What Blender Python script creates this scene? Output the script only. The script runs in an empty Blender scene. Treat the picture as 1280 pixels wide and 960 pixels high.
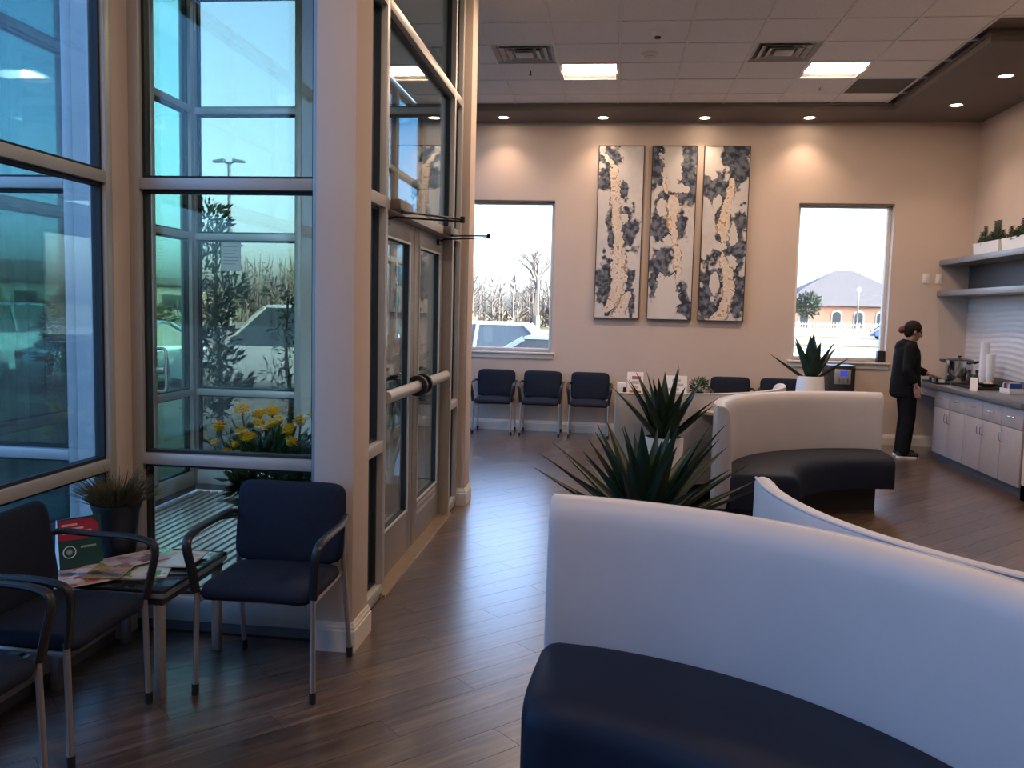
import bpy, bmesh, math, random
from mathutils import Vector, Matrix, noise
random.seed(7)
PI = math.pi
sc = bpy.context.scene
COL = sc.collection

# ------------------------------------------------------------------ camera
CAM_H = 1.5674
yaw, pitch, roll, FPX = 0.1132, 0.0865, 0.0246, 1066.02
f0 = Vector((-math.sin(yaw), math.cos(yaw), 0)); r0 = Vector((math.cos(yaw), math.sin(yaw), 0)); u0 = Vector((0, 0, 1))
fw = f0*math.cos(pitch) - u0*math.sin(pitch); up = u0*math.cos(pitch) + f0*math.sin(pitch)
rt = r0*math.cos(roll) + up*math.sin(roll); uu = up*math.cos(roll) - r0*math.sin(roll)
cd = bpy.data.cameras.new('camera'); cam = bpy.data.objects.new('camera', cd); COL.objects.link(cam)
cd.sensor_width = 36; cd.sensor_fit = 'HORIZONTAL'; cd.lens = FPX/1280*36; cd.clip_start = .02; cd.clip_end = 600
cam.matrix_world = Matrix(((rt.x, uu.x, -fw.x, 0), (rt.y, uu.y, -fw.y, 0), (rt.z, uu.z, -fw.z, CAM_H), (0, 0, 0, 1)))
sc.camera = cam
def in_view(p, margin=40):
    q = Vector(p) - Vector((0, 0, CAM_H)); z = q.dot(fw)
    if z < .1: return None
    x = 640 + FPX*q.dot(rt)/z; y = 480 - FPX*q.dot(uu)/z
    return (x, y) if -margin < x < 1280+margin and -margin < y < 960+margin else None

# ------------------------------------------------------------------ sky, sun, exposure
SKY_STRENGTH, SUN_ENERGY, EXPOSURE = 1.4, 1.0, 1.50
w = bpy.data.worlds.new('sky'); sc.world = w; w.use_nodes = True
nt = w.node_tree; nt.nodes.clear()
wo = nt.nodes.new('ShaderNodeOutputWorld'); bg = nt.nodes.new('ShaderNodeBackground'); sky = nt.nodes.new('ShaderNodeTexSky')
sky.sky_type = 'NISHITA'; sky.sun_disc = False; sky.sun_elevation = math.radians(24); sky.sun_rotation = math.radians(105)
sky.air_density = .55; sky.dust_density = 5.0; sky.ozone_density = 1.0; sky.altitude = 150
bg.inputs[1].default_value = SKY_STRENGTH
nt.links.new(sky.outputs[0], bg.inputs[0]); nt.links.new(bg.outputs[0], wo.inputs[0])
sl = bpy.data.lights.new('sun', 'SUN'); so = bpy.data.objects.new('sun', sl); COL.objects.link(so)
sl.energy = SUN_ENERGY; sl.angle = math.radians(1.5); sl.color = (1, .9, .76)
so.rotation_euler = Vector((.88, -.24, .42)).to_track_quat('Z', 'Y').to_euler()
so.location = (20, -6, 10)
vs = sc.view_settings
vs.view_transform = 'Standard'; vs.look = 'None'; vs.gamma = 1; vs.use_curve_mapping = False; vs.exposure = EXPOSURE
sc.cycles.max_bounces = 10; sc.cycles.diffuse_bounces = 5; sc.cycles.glossy_bounces = 4; sc.cycles.transparent_max_bounces = 24
sc.cycles.sample_clamp_indirect = 6; sc.cycles.caustics_reflective = False; sc.cycles.caustics_refractive = False
WARM = (1, .71, .49)
TROFFER_E, DOWN_W = 29.0, 16

# ------------------------------------------------------------------ materials
MATS = {}
def mat(name, col, rough=.5, metal=0, var=.06, scale=8, bump=0, spec=.5, emit=None, estr=0, coat=0, bscale=None, sheen=0):
    if name in MATS: return MATS[name]
    m = bpy.data.materials.new(name); m.use_nodes = True; t = m.node_tree
    b = t.nodes['Principled BSDF']; L = t.links
    b.inputs['Roughness'].default_value = rough; b.inputs['Metallic'].default_value = metal
    b.inputs['Specular IOR Level'].default_value = spec; b.inputs['Coat Weight'].default_value = coat
    b.inputs['Sheen Weight'].default_value = sheen
    tc = t.nodes.new('ShaderNodeTexCoord'); nz = t.nodes.new('ShaderNodeTexNoise'); nz.inputs['Scale'].default_value = scale
    nz.inputs['Detail'].default_value = 4
    L.new(tc.outputs['Object'], nz.inputs['Vector'])
    mr = t.nodes.new('ShaderNodeMapRange'); mr.inputs['To Min'].default_value = 1-var; mr.inputs['To Max'].default_value = 1+var
    mr.inputs['From Min'].default_value = .3; mr.inputs['From Max'].default_value = .7
    L.new(nz.outputs['Fac'], mr.inputs['Value'])
    mx = t.nodes.new('ShaderNodeVectorMath'); mx.operation = 'MULTIPLY'; mx.inputs[0].default_value = col
    L.new(mr.outputs[0], mx.inputs[1]); L.new(mx.outputs[0], b.inputs['Base Color'])
    if emit:
        b.inputs['Emission Color'].default_value = (*emit, 1); b.inputs['Emission Strength'].default_value = estr
    if bump:
        bn = t.nodes.new('ShaderNodeBump'); bn.inputs['Strength'].default_value = bump; bn.inputs['Distance'].default_value = .004
        n2 = t.nodes.new('ShaderNodeTexNoise'); n2.inputs['Scale'].default_value = bscale or scale*6; L.new(tc.outputs['Object'], n2.inputs['Vector'])
        L.new(n2.outputs['Fac'], bn.inputs['Height']); L.new(bn.outputs[0], b.inputs['Normal'])
    MATS[name] = m
    return m
def glass(name, tint, refl_boost=1.0):
    if name in MATS: return MATS[name]
    m = bpy.data.materials.new(name); m.use_nodes = True; t = m.node_tree; t.nodes.clear(); L = t.links
    o = t.nodes.new('ShaderNodeOutputMaterial'); mix = t.nodes.new('ShaderNodeMixShader')
    tr = t.nodes.new('ShaderNodeBsdfTransparent'); gl = t.nodes.new('ShaderNodeBsdfGlossy'); fr = t.nodes.new('ShaderNodeFresnel')
    nz = t.nodes.new('ShaderNodeTexNoise'); nz.inputs['Scale'].default_value = 1.5
    mr = t.nodes.new('ShaderNodeMapRange'); mr.inputs['To Min'].default_value = .97; mr.inputs['To Max'].default_value = 1.0
    vm = t.nodes.new('ShaderNodeVectorMath'); vm.operation = 'MULTIPLY'; vm.inputs[0].default_value = tint
    L.new(nz.outputs['Fac'], mr.inputs['Value']); L.new(mr.outputs[0], vm.inputs[1]); L.new(vm.outputs[0], tr.inputs['Color'])
    ge = t.nodes.new('ShaderNodeNewGeometry'); io = t.nodes.new('ShaderNodeMapRange'); io.inputs['To Min'].default_value = 1.5; io.inputs['To Max'].default_value = 1/1.5
    L.new(ge.outputs['Backfacing'], io.inputs['Value']); L.new(io.outputs[0], fr.inputs['IOR'])   # same thin-pane reflectance from both faces
    mb = t.nodes.new('ShaderNodeMath'); mb.operation = 'MULTIPLY'; mb.inputs[1].default_value = refl_boost; mb.use_clamp = True
    gl.inputs['Roughness'].default_value = .0; gl.inputs['Color'].default_value = (.95, .98, .97, 1)
    L.new(fr.outputs[0], mb.inputs[0]); L.new(mb.outputs[0], mix.inputs[0]); L.new(tr.outputs[0], mix.inputs[1]); L.new(gl.outputs[0], mix.inputs[2])
    L.new(mix.outputs[0], o.inputs[0]); MATS[name] = m
    return m
def vcol_mat(name, attr='tone', rough=.5, bump=0):
    m = bpy.data.materials.new(name); m.use_nodes = True; t = m.node_tree; b = t.nodes['Principled BSDF']
    a = t.nodes.new('ShaderNodeAttribute'); a.attribute_name = attr
    t.links.new(a.outputs['Color'], b.inputs['Base Color']); b.inputs['Roughness'].default_value = rough
    if bump:
        bn = t.nodes.new('ShaderNodeBump'); bn.inputs['Strength'].default_value = bump; bn.inputs['Distance'].default_value = .01
        n2 = t.nodes.new('ShaderNodeTexNoise'); n2.inputs['Scale'].default_value = 40; t.links.new(n2.outputs['Fac'], bn.inputs['Height']); t.links.new(bn.outputs[0], b.inputs['Normal'])
    MATS[name] = m
    return m

WALL = mat('wall_paint', (.60, .495, .43), .85, var=.02, bump=.05, scale=3, bscale=120)
SOFFIT = mat('soffit_paint', (.165, .135, .118), .8, var=.02)
TRIMW = mat('white_trim', (.70, .66, .62), .5, var=.02)
ALU = mat('anodised_aluminium', (.46, .45, .44), .42, .25, var=.03)
ALUD = mat('door_bronze_grey', (.21, .19, .175), .42, .2, var=.04)
GASK = mat('black_gasket', (.010, .012, .016), .6)
G_EXT = glass('tinted_exterior_glass', (.38, .51, .59))
G_VES = glass('teal_vestibule_glass', (.34, .385, .35))
G_VES2 = glass('teal_side_glass', (.25, .39, .34))
G_INT = glass('clear_interior_glass', (.88, .94, .93), 1.0)
G_WIN = glass('clear_window_glass', (.76, .80, .81))
CHROME = mat('brushed_chrome', (.52, .48, .46), .32, .9, var=.05)
BLACKP = mat('black_plastic', (.012, .013, .016), .42)
NAVYF = mat('navy_fabric', (.008, .014, .030), .8, var=.15, scale=60, bump=.25, bscale=500, spec=.25)
NAVYV = mat('navy_vinyl', (.005, .010, .026), .6, spec=.25, var=.08, scale=6, bump=.08, bscale=220)
GREYV = mat('pale_grey_vinyl', (.51, .49, .50), .5, var=.03, scale=5, bump=.06, bscale=260)
PLINTH = mat('black_plinth', (.010, .010, .011), .6)
WHITE = mat('white_ceramic', (.80, .77, .74), .3, var=.02)
SOIL = mat('dark_soil', (.03, .022, .016), .95, var=.4, scale=60)
BLACKM = mat('black_metal', (.015, .015, .017), .4, .3)
STEEL = mat('stainless_steel', (.62, .60, .58), .18, 1.0, var=.04)
PAPER = mat('white_paper', (.75, .74, .72), .7, var=.02)
CAB = mat('taupe_cabinet', (.40, .355, .335), .5, var=.05, scale=20)
COUNTER = mat('grey_counter', (.13, .13, .135), .3, var=.25, scale=90)
SHELF = mat('grey_shelf', (.20, .205, .215), .35, var=.04)
AGAVE = mat('agave_green', (.010, .034, .018), .42, var=.35, scale=9)
LEAFG = mat('leaf_green', (.030, .085, .022), .5, var=.4, scale=14)

# ------------------------------------------------------------------ mesh helpers
class MB:
    def __init__(s, M=None): s.bm = bmesh.new(); s.M = M
    def v(s, p):
        p = Vector(p)
        return s.bm.verts.new(s.M @ p if s.M else p)
    def f(s, vs_):
        try: return s.bm.faces.new(vs_)
        except ValueError: return None
    def box(s, a, b, bev=0, seg=2):
        a, b = Vector(a), Vector(b); x0, x1 = sorted((a.x, b.x)); y0, y1 = sorted((a.y, b.y)); z0, z1 = sorted((a.z, b.z))
        V = [s.v((x, y, z)) for x in (x0, x1) for y in (y0, y1) for z in (z0, z1)]
        F = [s.f([V[i] for i in q]) for q in ((0, 1, 3, 2), (4, 6, 7, 5), (0, 4, 5, 1), (2, 3, 7, 6), (0, 2, 6, 4), (1, 5, 7, 3))]
        if bev:
            E = set(e for f_ in F for e in f_.edges)
            bmesh.ops.bevel(s.bm, geom=list(E), offset=bev, segments=seg, affect='EDGES', profile=.5, clamp_overlap=True)
        return s
    def ring(s, c, ax, r, n, ph=0, sq=None):
        ax = Vector(ax).normalized(); t = Vector((0, 0, 1)) if abs(ax.z) < .9 else Vector((1, 0, 0))
        a = ax.cross(t).normalized(); b = ax.cross(a)
        rx, ry = r if isinstance(r, (tuple, list)) else (r, r)
        return [s.v(Vector(c) + a*rx*math.cos(ph+2*PI*i/n) + b*ry*math.sin(ph+2*PI*i/n)) for i in range(n)]
    def bridge(s, A, B):
        n = len(A)
        for i in range(n): s.f([A[i], A[(i+1) % n], B[(i+1) % n], B[i]])
    def cyl(s, p0, p1, r0, r1=None, n=12, cap=True, ph=0):
        r1 = r0 if r1 is None else r1; d = Vector(p1)-Vector(p0)
        A = s.ring(p0, d, r0, n, ph); B = s.ring(p1, d, r1, n, ph); s.bridge(A, B)
        if cap: s.f(A[::-1]); s.f(B)
        return s
    def tube(s, pts, r, n=8, closed=False):
        pts = [Vector(p) for p in pts]; N = len(pts); rings = []
        t0 = None; a = None
        for i, p in enumerate(pts):
            if closed: t = pts[(i+1) % N]-pts[i-1]
            else: t = pts[min(i+1, N-1)]-pts[max(i-1, 0)]
            t.normalize()
            if a is None:
                h = Vector((0, 0, 1)) if abs(t.z) < .9 else Vector((1, 0, 0)); a = t.cross(h).normalized()
            else: a = (a - t*a.dot(t)).normalized()
            b = t.cross(a)
            rr = r(i/(N-1)) if callable(r) else r
            if isinstance(rr, (int, float)): rr = (rr, rr)
            rings.append([s.v(p + a*rr[0]*math.cos(2*PI*k/n) + b*rr[1]*math.sin(2*PI*k/n)) for k in range(n)])
        for i in range(N-1): s.bridge(rings[i], rings[i+1])
        if closed: s.bridge(rings[-1], rings[0])
        else: s.f(rings[0][::-1]); s.f(rings[-1])
        return s
    def lathe(s, prof, n=24, c=(0, 0, 0), cap0=True, cap1=True):
        c = Vector(c); R = []
        for r, z in prof: R.append([s.v(c+Vector((r*math.cos(2*PI*i/n), r*math.sin(2*PI*i/n), z))) for i in range(n)])
        for i in range(len(R)-1): s.bridge(R[i], R[i+1])
        if cap0: s.f(R[0][::-1])
        if cap1: s.f(R[-1])
        return s
    def ball(s, c, r, n=10, m=7, rot=None):
        c = Vector(c); rx, ry, rz = (r, r, r) if isinstance(r, (int, float)) else r
        def P(i, j):
            th = PI*i/m; ph = 2*PI*j/n
            q = Vector((rx*math.sin(th)*math.cos(ph), ry*math.sin(th)*math.sin(ph), rz*math.cos(th)))
            return s.v(c + (rot @ q if rot else q))
        top = P(0, 0); bot = P(m, 0); R = [[P(i, j) for j in range(n)] for i in range(1, m)]
        for j in range(n):
            s.f([top, R[0][j], R[0][(j+1) % n]]); s.f([bot, R[-1][(j+1) % n], R[-1][j]])
        for i in range(m-2):
            for j in range(n): s.f([R[i][j], R[i+1][j], R[i+1][(j+1) % n], R[i][(j+1) % n]])
        return s
    def prism(s, poly, z0, z1):
        A = [s.v((x, y, z0)) for x, y in poly]; B = [s.v((x, y, z1)) for x, y in poly]
        s.bridge(A, B); s.f(A[::-1]); s.f(B)
        return s
    def loft(s, rings, cap=True, closed=True):
        R = [[s.v(p) for p in r] for r in rings]
        for i in range(len(R)-1):
            n = len(R[i])
            for k in range(n if closed else n-1): s.f([R[i][k], R[i][(k+1) % n], R[i+1][(k+1) % n], R[i+1][k]])
        if cap: s.f(R[0][::-1]); s.f(R[-1])
        return s
    def mesh(s, name, smooth=True, ang=38):
        bmesh.ops.recalc_face_normals(s.bm, faces=s.bm.faces)
        me = bpy.data.meshes.new(name); s.bm.to_mesh(me); s.bm.free()
        if smooth and len(me.polygons):
            me.polygons.foreach_set('use_smooth', [True]*len(me.polygons)); me.set_sharp_from_angle(angle=math.radians(ang))
        return me
    def build(s, name, m, parent=None, smooth=True, ang=38, loc=None):
        return link(name, s.mesh(name, smooth, ang), m, parent, loc)
def link(name, me, m=None, parent=None, loc=None):
    o = bpy.data.objects.new(name, me); COL.objects.link(o)
    if m is not None and len(me.materials) == 0: me.materials.append(m)
    if parent is not None: o.parent = parent
    if loc is not None: o.location = loc
    return o
def tag(o, label=None, cat=None, group=None, kind=None):
    if label: o['label'] = label
    if cat: o['category'] = cat
    if group: o['group'] = group
    if kind: o['kind'] = kind
    return o
def thing(name, label, cat, loc=(0, 0, 0), rz=0, group=None, kind=None):
    o = bpy.data.objects.new(name, None); COL.objects.link(o); o.location = loc; o.rotation_euler = (0, 0, rz)
    o.empty_display_size = .1
    return tag(o, label, cat, group, kind)
def dup(root, loc, rz, label=None):
    r = root.copy(); COL.objects.link(r); r.location = loc; r.rotation_euler = (0, 0, rz)
    if label: r['label'] = label
    for ch in [o for o in list(COL.objects) if o.parent == root]:
        c = ch.copy(); COL.objects.link(c); c.parent = r
        for g in [o for o in list(COL.objects) if o.parent == ch]:
            d = g.copy(); COL.objects.link(d); d.parent = c
    return r
def B(name, a, b, m, parent=None, bev=0): return MB().box(a, b, bev).build(name, m, parent)
def T3(x, y, z, rz=0, s=1): return Matrix.Translation((x, y, z)) @ Matrix.Rotation(rz, 4, 'Z') @ Matrix.Scale(s, 4)

# room constants
XR, YW, XL, XD = 4.34, 11.05, -2.31, -1.18
ZC, ZS = 4.034, 3.95
TILE = .6096; XC0, YR0 = -1.222, 9.977

# ================================================================== SETTING
# ---- floor: diagonal planks
def floor_mat():
    m = bpy.data.materials.new('wood_plank'); m.use_nodes = True; t = m.node_tree; L = t.links; b = t.nodes['Principled BSDF']
    geo = t.nodes.new('ShaderNodeNewGeometry'); mp = t.nodes.new('ShaderNodeMapping'); mp.inputs['Rotation'].default_value = (0, 0, -PI/4)
    L.new(geo.outputs['Position'], mp.inputs['Vector'])
    at = t.nodes.new('ShaderNodeAttribute'); at.attribute_name = 'tone'
    add = t.nodes.new('ShaderNodeVectorMath'); add.operation = 'ADD'
    sc3 = t.nodes.new('ShaderNodeVectorMath'); sc3.operation = 'SCALE'; sc3.inputs['Scale'].default_value = 37
    L.new(at.outputs['Color'], sc3.inputs[0]); L.new(mp.outputs[0], add.inputs[0]); L.new(sc3.outputs[0], add.inputs[1])
    m2 = t.nodes.new('ShaderNodeMapping'); m2.inputs['Scale'].default_value = (1.3, 16, 1); L.new(add.outputs[0], m2.inputs['Vector'])
    nz = t.nodes.new('ShaderNodeTexNoise'); nz.inputs['Scale'].default_value = 2.2; nz.inputs['Detail'].default_value = 7; nz.inputs['Distortion'].default_value = .8
    L.new(m2.outputs[0], nz.inputs['Vector'])
    cr = t.nodes.new('ShaderNodeValToRGB'); e = cr.color_ramp.elements
    e[0].position = .28; e[0].color = (.040, .024, .017, 1); e[1].position = .75; e[1].color = (.180, .119, .082, 1)
    k = e.new(.5); k.color = (.088, .055, .037, 1)
    L.new(nz.outputs['Fac'], cr.inputs['Fac'])
    sep = t.nodes.new('ShaderNodeSeparateColor'); L.new(at.outputs['Color'], sep.inputs[0])
    mr = t.nodes.new('ShaderNodeMapRange'); mr.inputs['To Min'].default_value = .72; mr.inputs['To Max'].default_value = 1.25; L.new(sep.outputs[0], mr.inputs['Value'])
    vm = t.nodes.new('ShaderNodeVectorMath'); vm.operation = 'SCALE'; L.new(cr.outputs[0], vm.inputs[0]); L.new(mr.outputs[0], vm.inputs['Scale'])
    L.new(vm.outputs[0], b.inputs['Base Color'])
    r2 = t.nodes.new('ShaderNodeMapRange'); r2.inputs['To Min'].default_value = .24; r2.inputs['To Max'].default_value = .40; L.new(nz.outputs['Fac'], r2.inputs['Value'])
    L.new(r2.outputs[0], b.inputs['Roughness']); b.inputs['Specular IOR Level'].default_value = .6; b.inputs['Coat Weight'].default_value = 1.0; b.inputs['Coat Roughness'].default_value = .26
    bn = t.nodes.new('ShaderNodeBump'); bn.inputs['Strength'].default_value = .08; bn.inputs['Distance'].default_value = .001
    L.new(nz.outputs['Fac'], bn.inputs['Height']); L.new(bn.outputs[0], b.inputs['Normal'])
    return m
WOOD = floor_mat()
GROUT = mat('plank_joint', (.045, .03, .024), .8)
fl = MB()
for r in ((XL-.1, -3.2, XR+.2, 3.80), (XD-.1, 3.8, XR+.2, 6.75), (-2.55, 6.75, XR+.2, YW+.2)): fl.box((r[0], r[1], -.12), (r[2], r[3], -.004))
floor = tag(fl.build('floor', GROUT), 'dark brown diagonal wood plank floor of the lobby', 'floor', kind='structure')
def clip(poly, rect):
    x0, y0, x1, y1 = rect
    for ax, val, sgn in ((0, x0, 1), (0, x1, -1), (1, y0, 1), (1, y1, -1)):
        out = []
        for i in range(len(poly)):
            p, q = poly[i-1], poly[i]; dp = (p[ax]-val)*sgn; dq = (q[ax]-val)*sgn
            if dp*dq < 0:
                t = dp/(dp-dq); out.append((p[0]+t*(q[0]-p[0]), p[1]+t*(q[1]-p[1])))
            if dq >= 0: out.append(q)
        poly = out
        if len(poly) < 3: return []
    return poly
RECTS = ((XL+.02, -3.0, 3.66, 3.74), (XD, 3.74, 3.66, 6.75), (-2.44, 6.75, 3.66, 7.93), (-2.44, 7.93, XR, YW))
PW, PL = .152, 1.22; c45 = math.sqrt(.5)
planks = []
for r in range(-60, 100):
    off = (r*0.37 % 1)*PL
    for k in range(-6, 16):
        u_, v_ = k*PL+off, r*PW
        g = .0009
        quad = [(u_+g, v_+g), (u_+PL-g, v_+g), (u_+PL-g, v_+PW-g), (u_+g, v_+PW-g)]
        quad = [((a-b)*c45, (a+b)*c45) for a, b in quad]
        polys = [p for p in (clip(quad, R) for R in RECTS) if p]
        if polys:
            c = max(polys, key=len); cx = sum(p[0] for p in c)/len(c); cy = sum(p[1] for p in c)/len(c)
            vis = in_view((cx, cy, 0), 30)
            planks.append(((cx*cx+cy*cy) if vis else 1e6+cx*cx+cy*cy, polys))
planks.sort(key=lambda t: t[0])
def plank_mesh(bm_list, name):
    bm = bmesh.new(); lay = bm.loops.layers.float_color.new('tone')
    for polys in bm_list:
        tone = (random.random(), random.random(), random.random(), 1)
        for p in polys:
            A = [bm.verts.new((x, y, -.004)) for x, y in p]; T = [bm.verts.new((x, y, 0)) for x, y in p]
            fs = [bm.faces.new(T)] + [bm.faces.new([A[i-1], A[i], T[i], T[i-1]]) for i in range(len(p))]
            for f_ in fs:
                for l in f_.loops: l[lay] = tone
    bmesh.ops.recalc_face_normals(bm, faces=bm.faces)
    me = bpy.data.meshes.new(name); bm.to_mesh(me); bm.free(); return me
for d, polys in planks[:298]: link('plank', plank_mesh([polys], 'plank'), WOOD, floor)
tag(link('plank_field', plank_mesh([p for d, p in planks[298:]], 'plank_field'), WOOD, floor), kind='stuff')

# ---- ceiling: slab, tiles, grid
def not_vest(x, y): return not (x < XD and 3.76 < y < 6.72)
ce = MB()
ce.box((XL-.1, -3.2, ZC+.03), (XR+.2, YW+.2, ZC+.2))
ceiling = tag(ce.build('ceiling', SOFFIT), 'grey suspended tile ceiling over the lobby', 'ceiling', kind='structure')
CTILE = mat('ceiling_tile', (.80, .76, .73), .9, var=.03, scale=30, bump=.3, bscale=180)
GRIDM = mat('ceiling_grid', (.74, .70, .67), .6, var=.02)
tile_me = MB().box((.011, .011, 0), (TILE-.011, TILE-.011, .02), .004, 1).mesh('ceiling_tile')
cut_me = MB().box((.011, .011, 0), (TILE-.011, .43, .02), .004, 1).mesh('ceiling_tile_cut')
tile_me.materials.append(CTILE); cut_me.materials.append(CTILE)
TROFF = [(1, 1), (5, 1), (1, 5), (5, 5), (1, 13), (5, 13)]
VENT = [(0, 2), (4, 2)]; GRILLE = [(6, 0)]
JMAX = 20
for i in range(-2, 9):
    for j in range(-1, JMAX):
        x = XC0+i*TILE; y = YR0-(j+1)*TILE
        if (i, j) in TROFF+VENT+GRILLE or not not_vest(x+.3, y+.3): continue
        if y+TILE > 7.95 and x+TILE > 3.2: continue
        if x+TILE > 3.7: continue
        link('ceiling_tile', cut_me if j == -1 else tile_me, None, ceiling, (x, y, ZC))
for i in range(-1, 9):
    x = XC0+i*TILE; y1 = 10.42 if x < 3.14 else 7.9
    B('grid_bar', (x-.012, YR0-JMAX*TILE, ZC-.006), (x+.012, y1, ZC+.012), GRIDM, ceiling)
for j in range(0, JMAX):
    y = YR0-j*TILE; x1 = 3.13 if y > 7.92 else 3.66
    x0 = XD if 3.76 < y < 6.72 else XL
    B('grid_bar', (x0, y-.012, ZC-.0055), (x1, y+.012, ZC+.012), GRIDM, ceiling)
# ---- soffit
so_ = MB(); so_.prism([(-2.45, 10.42), (3.14, 10.42), (3.14, 7.92), (XR, 7.92), (XR, YW), (-2.45, YW)], ZS, ZC+.03)
tag(so_.build('trim_1', SOFFIT, smooth=False), 'dropped brown soffit along the back and right walls', 'soffit', kind='structure')
fc = MB(); fc.prism([(-2.45, 10.405), (3.125, 10.405), (3.125, 7.905), (XR, 7.905), (XR, 7.92), (3.14, 7.92), (3.14, 10.42), (-2.45, 10.42)], ZS+.055, ZC+.0)
tag(fc.build('trim_2', SOFFIT, smooth=False), 'raised fascia lip running round the soffit edge', 'fascia', kind='structure')

# ---- back wall with two windows
W1 = (-1.90, -.757); W2 = (2.27, 3.405); WZ0, WZ1 = 1.03, 2.975; WT = .22
wb = MB()
xs = [-2.55, W1[0], W1[1], W2[0], W2[1], XR+.2]
for a, b in ((0, 1), (2, 3), (4, 5)): wb.box((xs[a], YW, -.1), (xs[b], YW+WT, ZC+.2))
for q in (W1, W2): wb.box((q[0], YW, -.1), (q[1], YW+WT, WZ0)); wb.box((q[0], YW, WZ1), (q[1], YW+WT, ZC+.2))
tag(wb.build('wall_back', WALL, smooth=False), 'beige back wall lit by ceiling spots', 'wall', kind='structure')
def punched_window(n, q, label):
    e = thing('window_%d' % n, label, 'window', (0, 0, 0), kind='structure')
    y0, y1 = YW+.10, YW+.17; x0, x1 = q; bw = .045
    for a, b in (((x0, y0, WZ0), (x0+bw, y1, WZ1)), ((x1-bw, y0, WZ0), (x1, y1, WZ1))): B('frame_stile', a, b, TRIMW, e, .004)
    for a, b in (((x0+bw, y0, WZ1-bw), (x1-bw, y1, WZ1)), ((x0+bw, y0, WZ0), (x1-bw, y1, WZ0+bw))): B('frame_rail', a, b, TRIMW, e, .004)
    B('glass_pane', (x0+bw, y0+.03, WZ0+bw), (x1-bw, y0+.038, WZ1-bw), G_WIN, e)
    s = MB(); s.box((x0-.05, YW-.05, WZ0-.025), (x1+.05, YW+.10, WZ0), .006); s.build('sill', TRIMW, e)
    s = MB(); s.box((x0-.03, YW-.022, WZ0-.085), (x1+.03, YW, WZ0-.025), .004); s.build('apron', TRIMW, e)
    B('head_shade_strip', (x0, YW+.005, WZ1-.02), (x1, YW+.10, WZ1), mat('painted_head_shade', (.12, .105, .095), .7), e)  # dark colour stands in for the shade under the window head
punched_window(1, W1, 'plain back window nearest the glass entry doors, over three chairs')
punched_window(2, W2, 'plain back window beside the person in black')
# ---- right wall, return, others
tag(B('wall_right', (XR, 7.9, -.1), (XR+.2, YW+.2, ZC+.2), WALL), 'beige right wall above the coffee counter', 'wall', kind='structure')
tag(B('wall_right_return', (3.66, -3.2, -.1), (XR+.2, 7.93, ZC+.2), WALL), 'beige wall return at the near end of the counter', 'wall', kind='structure')
tag(B('wall_front', (XL-.2, -3.4, -.1), (3.7, -3.2, ZC+.2), WALL), 'beige wall closing the lobby behind the viewer', 'wall', kind='structure')
tag(B('wall_left_light_block', (XL-.1, -3.2, -.1), (XL+.085, -.25, ZC+.2), WALL), 'unseen beige wall added left of the viewer to cut daylight', 'wall', kind='structure')  # unseen wall in place of glazing, added to cut daylight on the booths
# ---- pillars
tag(B('wall_pillar_near', (-1.30, 3.66, 0), (-1.12, 3.905, ZC+.03), WALL, None, .003), 'beige pillar between flower window and entry doors', 'pillar', kind='structure')
tag(B('wall_pillar_far', (-1.30, 6.64, 0), (-1.12, 6.88, ZC+.03), WALL, None, .003), 'beige pillar at the far side of the entry doors', 'pillar', kind='structure')
tag(B('wall_pilaster_corner', (-2.33, 3.63, 0), (-2.226, 3.90, ZC+.03), WALL, None, .004), 'narrow beige corner pilaster behind the potted grass', 'pilaster', kind='structure')
def baseboard(name, pts, label, h=.135):
    # pts: polyline in plan, board offset to its right-hand side
    m = MB(); prof = [(0, 0), (.016, 0), (.016, h*.72), (.012, h*.76), (.012, h*.84), (.008, h*.9), (.005, h), (0, h)]
    P = [Vector((p[0], p[1])) for p in pts]; N = len(P); rings = []
    for i in range(N):
        d1 = (P[i]-P[i-1]).normalized() if i else (P[1]-P[0]).normalized()
        d2 = (P[i+1]-P[i]).normalized() if i < N-1 else d1
        n1 = Vector((d1.y, -d1.x)); n2 = Vector((d2.y, -d2.x)); n = (n1+n2)/(1+n1.dot(n2))
        rings.append([(P[i].x+n.x*o_, P[i].y+n.y*o_, z) for o_, z in prof])
    m.loft(rings)
    tag(m.build(name, TRIMW, smooth=False), label, 'baseboard', kind='structure')
baseboard('baseboard_back', [(-2.45, YW), (XR, YW)], 'white baseboard along the back wall behind the chairs')
baseboard('baseboard_pillar_near', [(-1.30, 3.66), (-1.12, 3.66), (-1.12, 3.905), (-1.19, 3.905)], 'stepped white baseboard wrapping the near pillar')
baseboard('baseboard_pillar_far', [(-1.19, 6.64), (-1.12, 6.64), (-1.12, 6.88), (-1.30, 6.88)], 'white baseboard wrapping the far pillar')
baseboard('baseboard_return', [(3.66, 7.93), (3.66, 2.0)][::-1] and [(3.68, 7.93), (3.66, 7.93), (3.66, 2.0)][::-1], 'white baseboard at the foot of the wall return by the counter')
baseboard('baseboard_pilaster', [(-2.33, 3.63), (-2.226, 3.63), (-2.226, 3.76)], 'short white baseboard at the corner pilaster')

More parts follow.
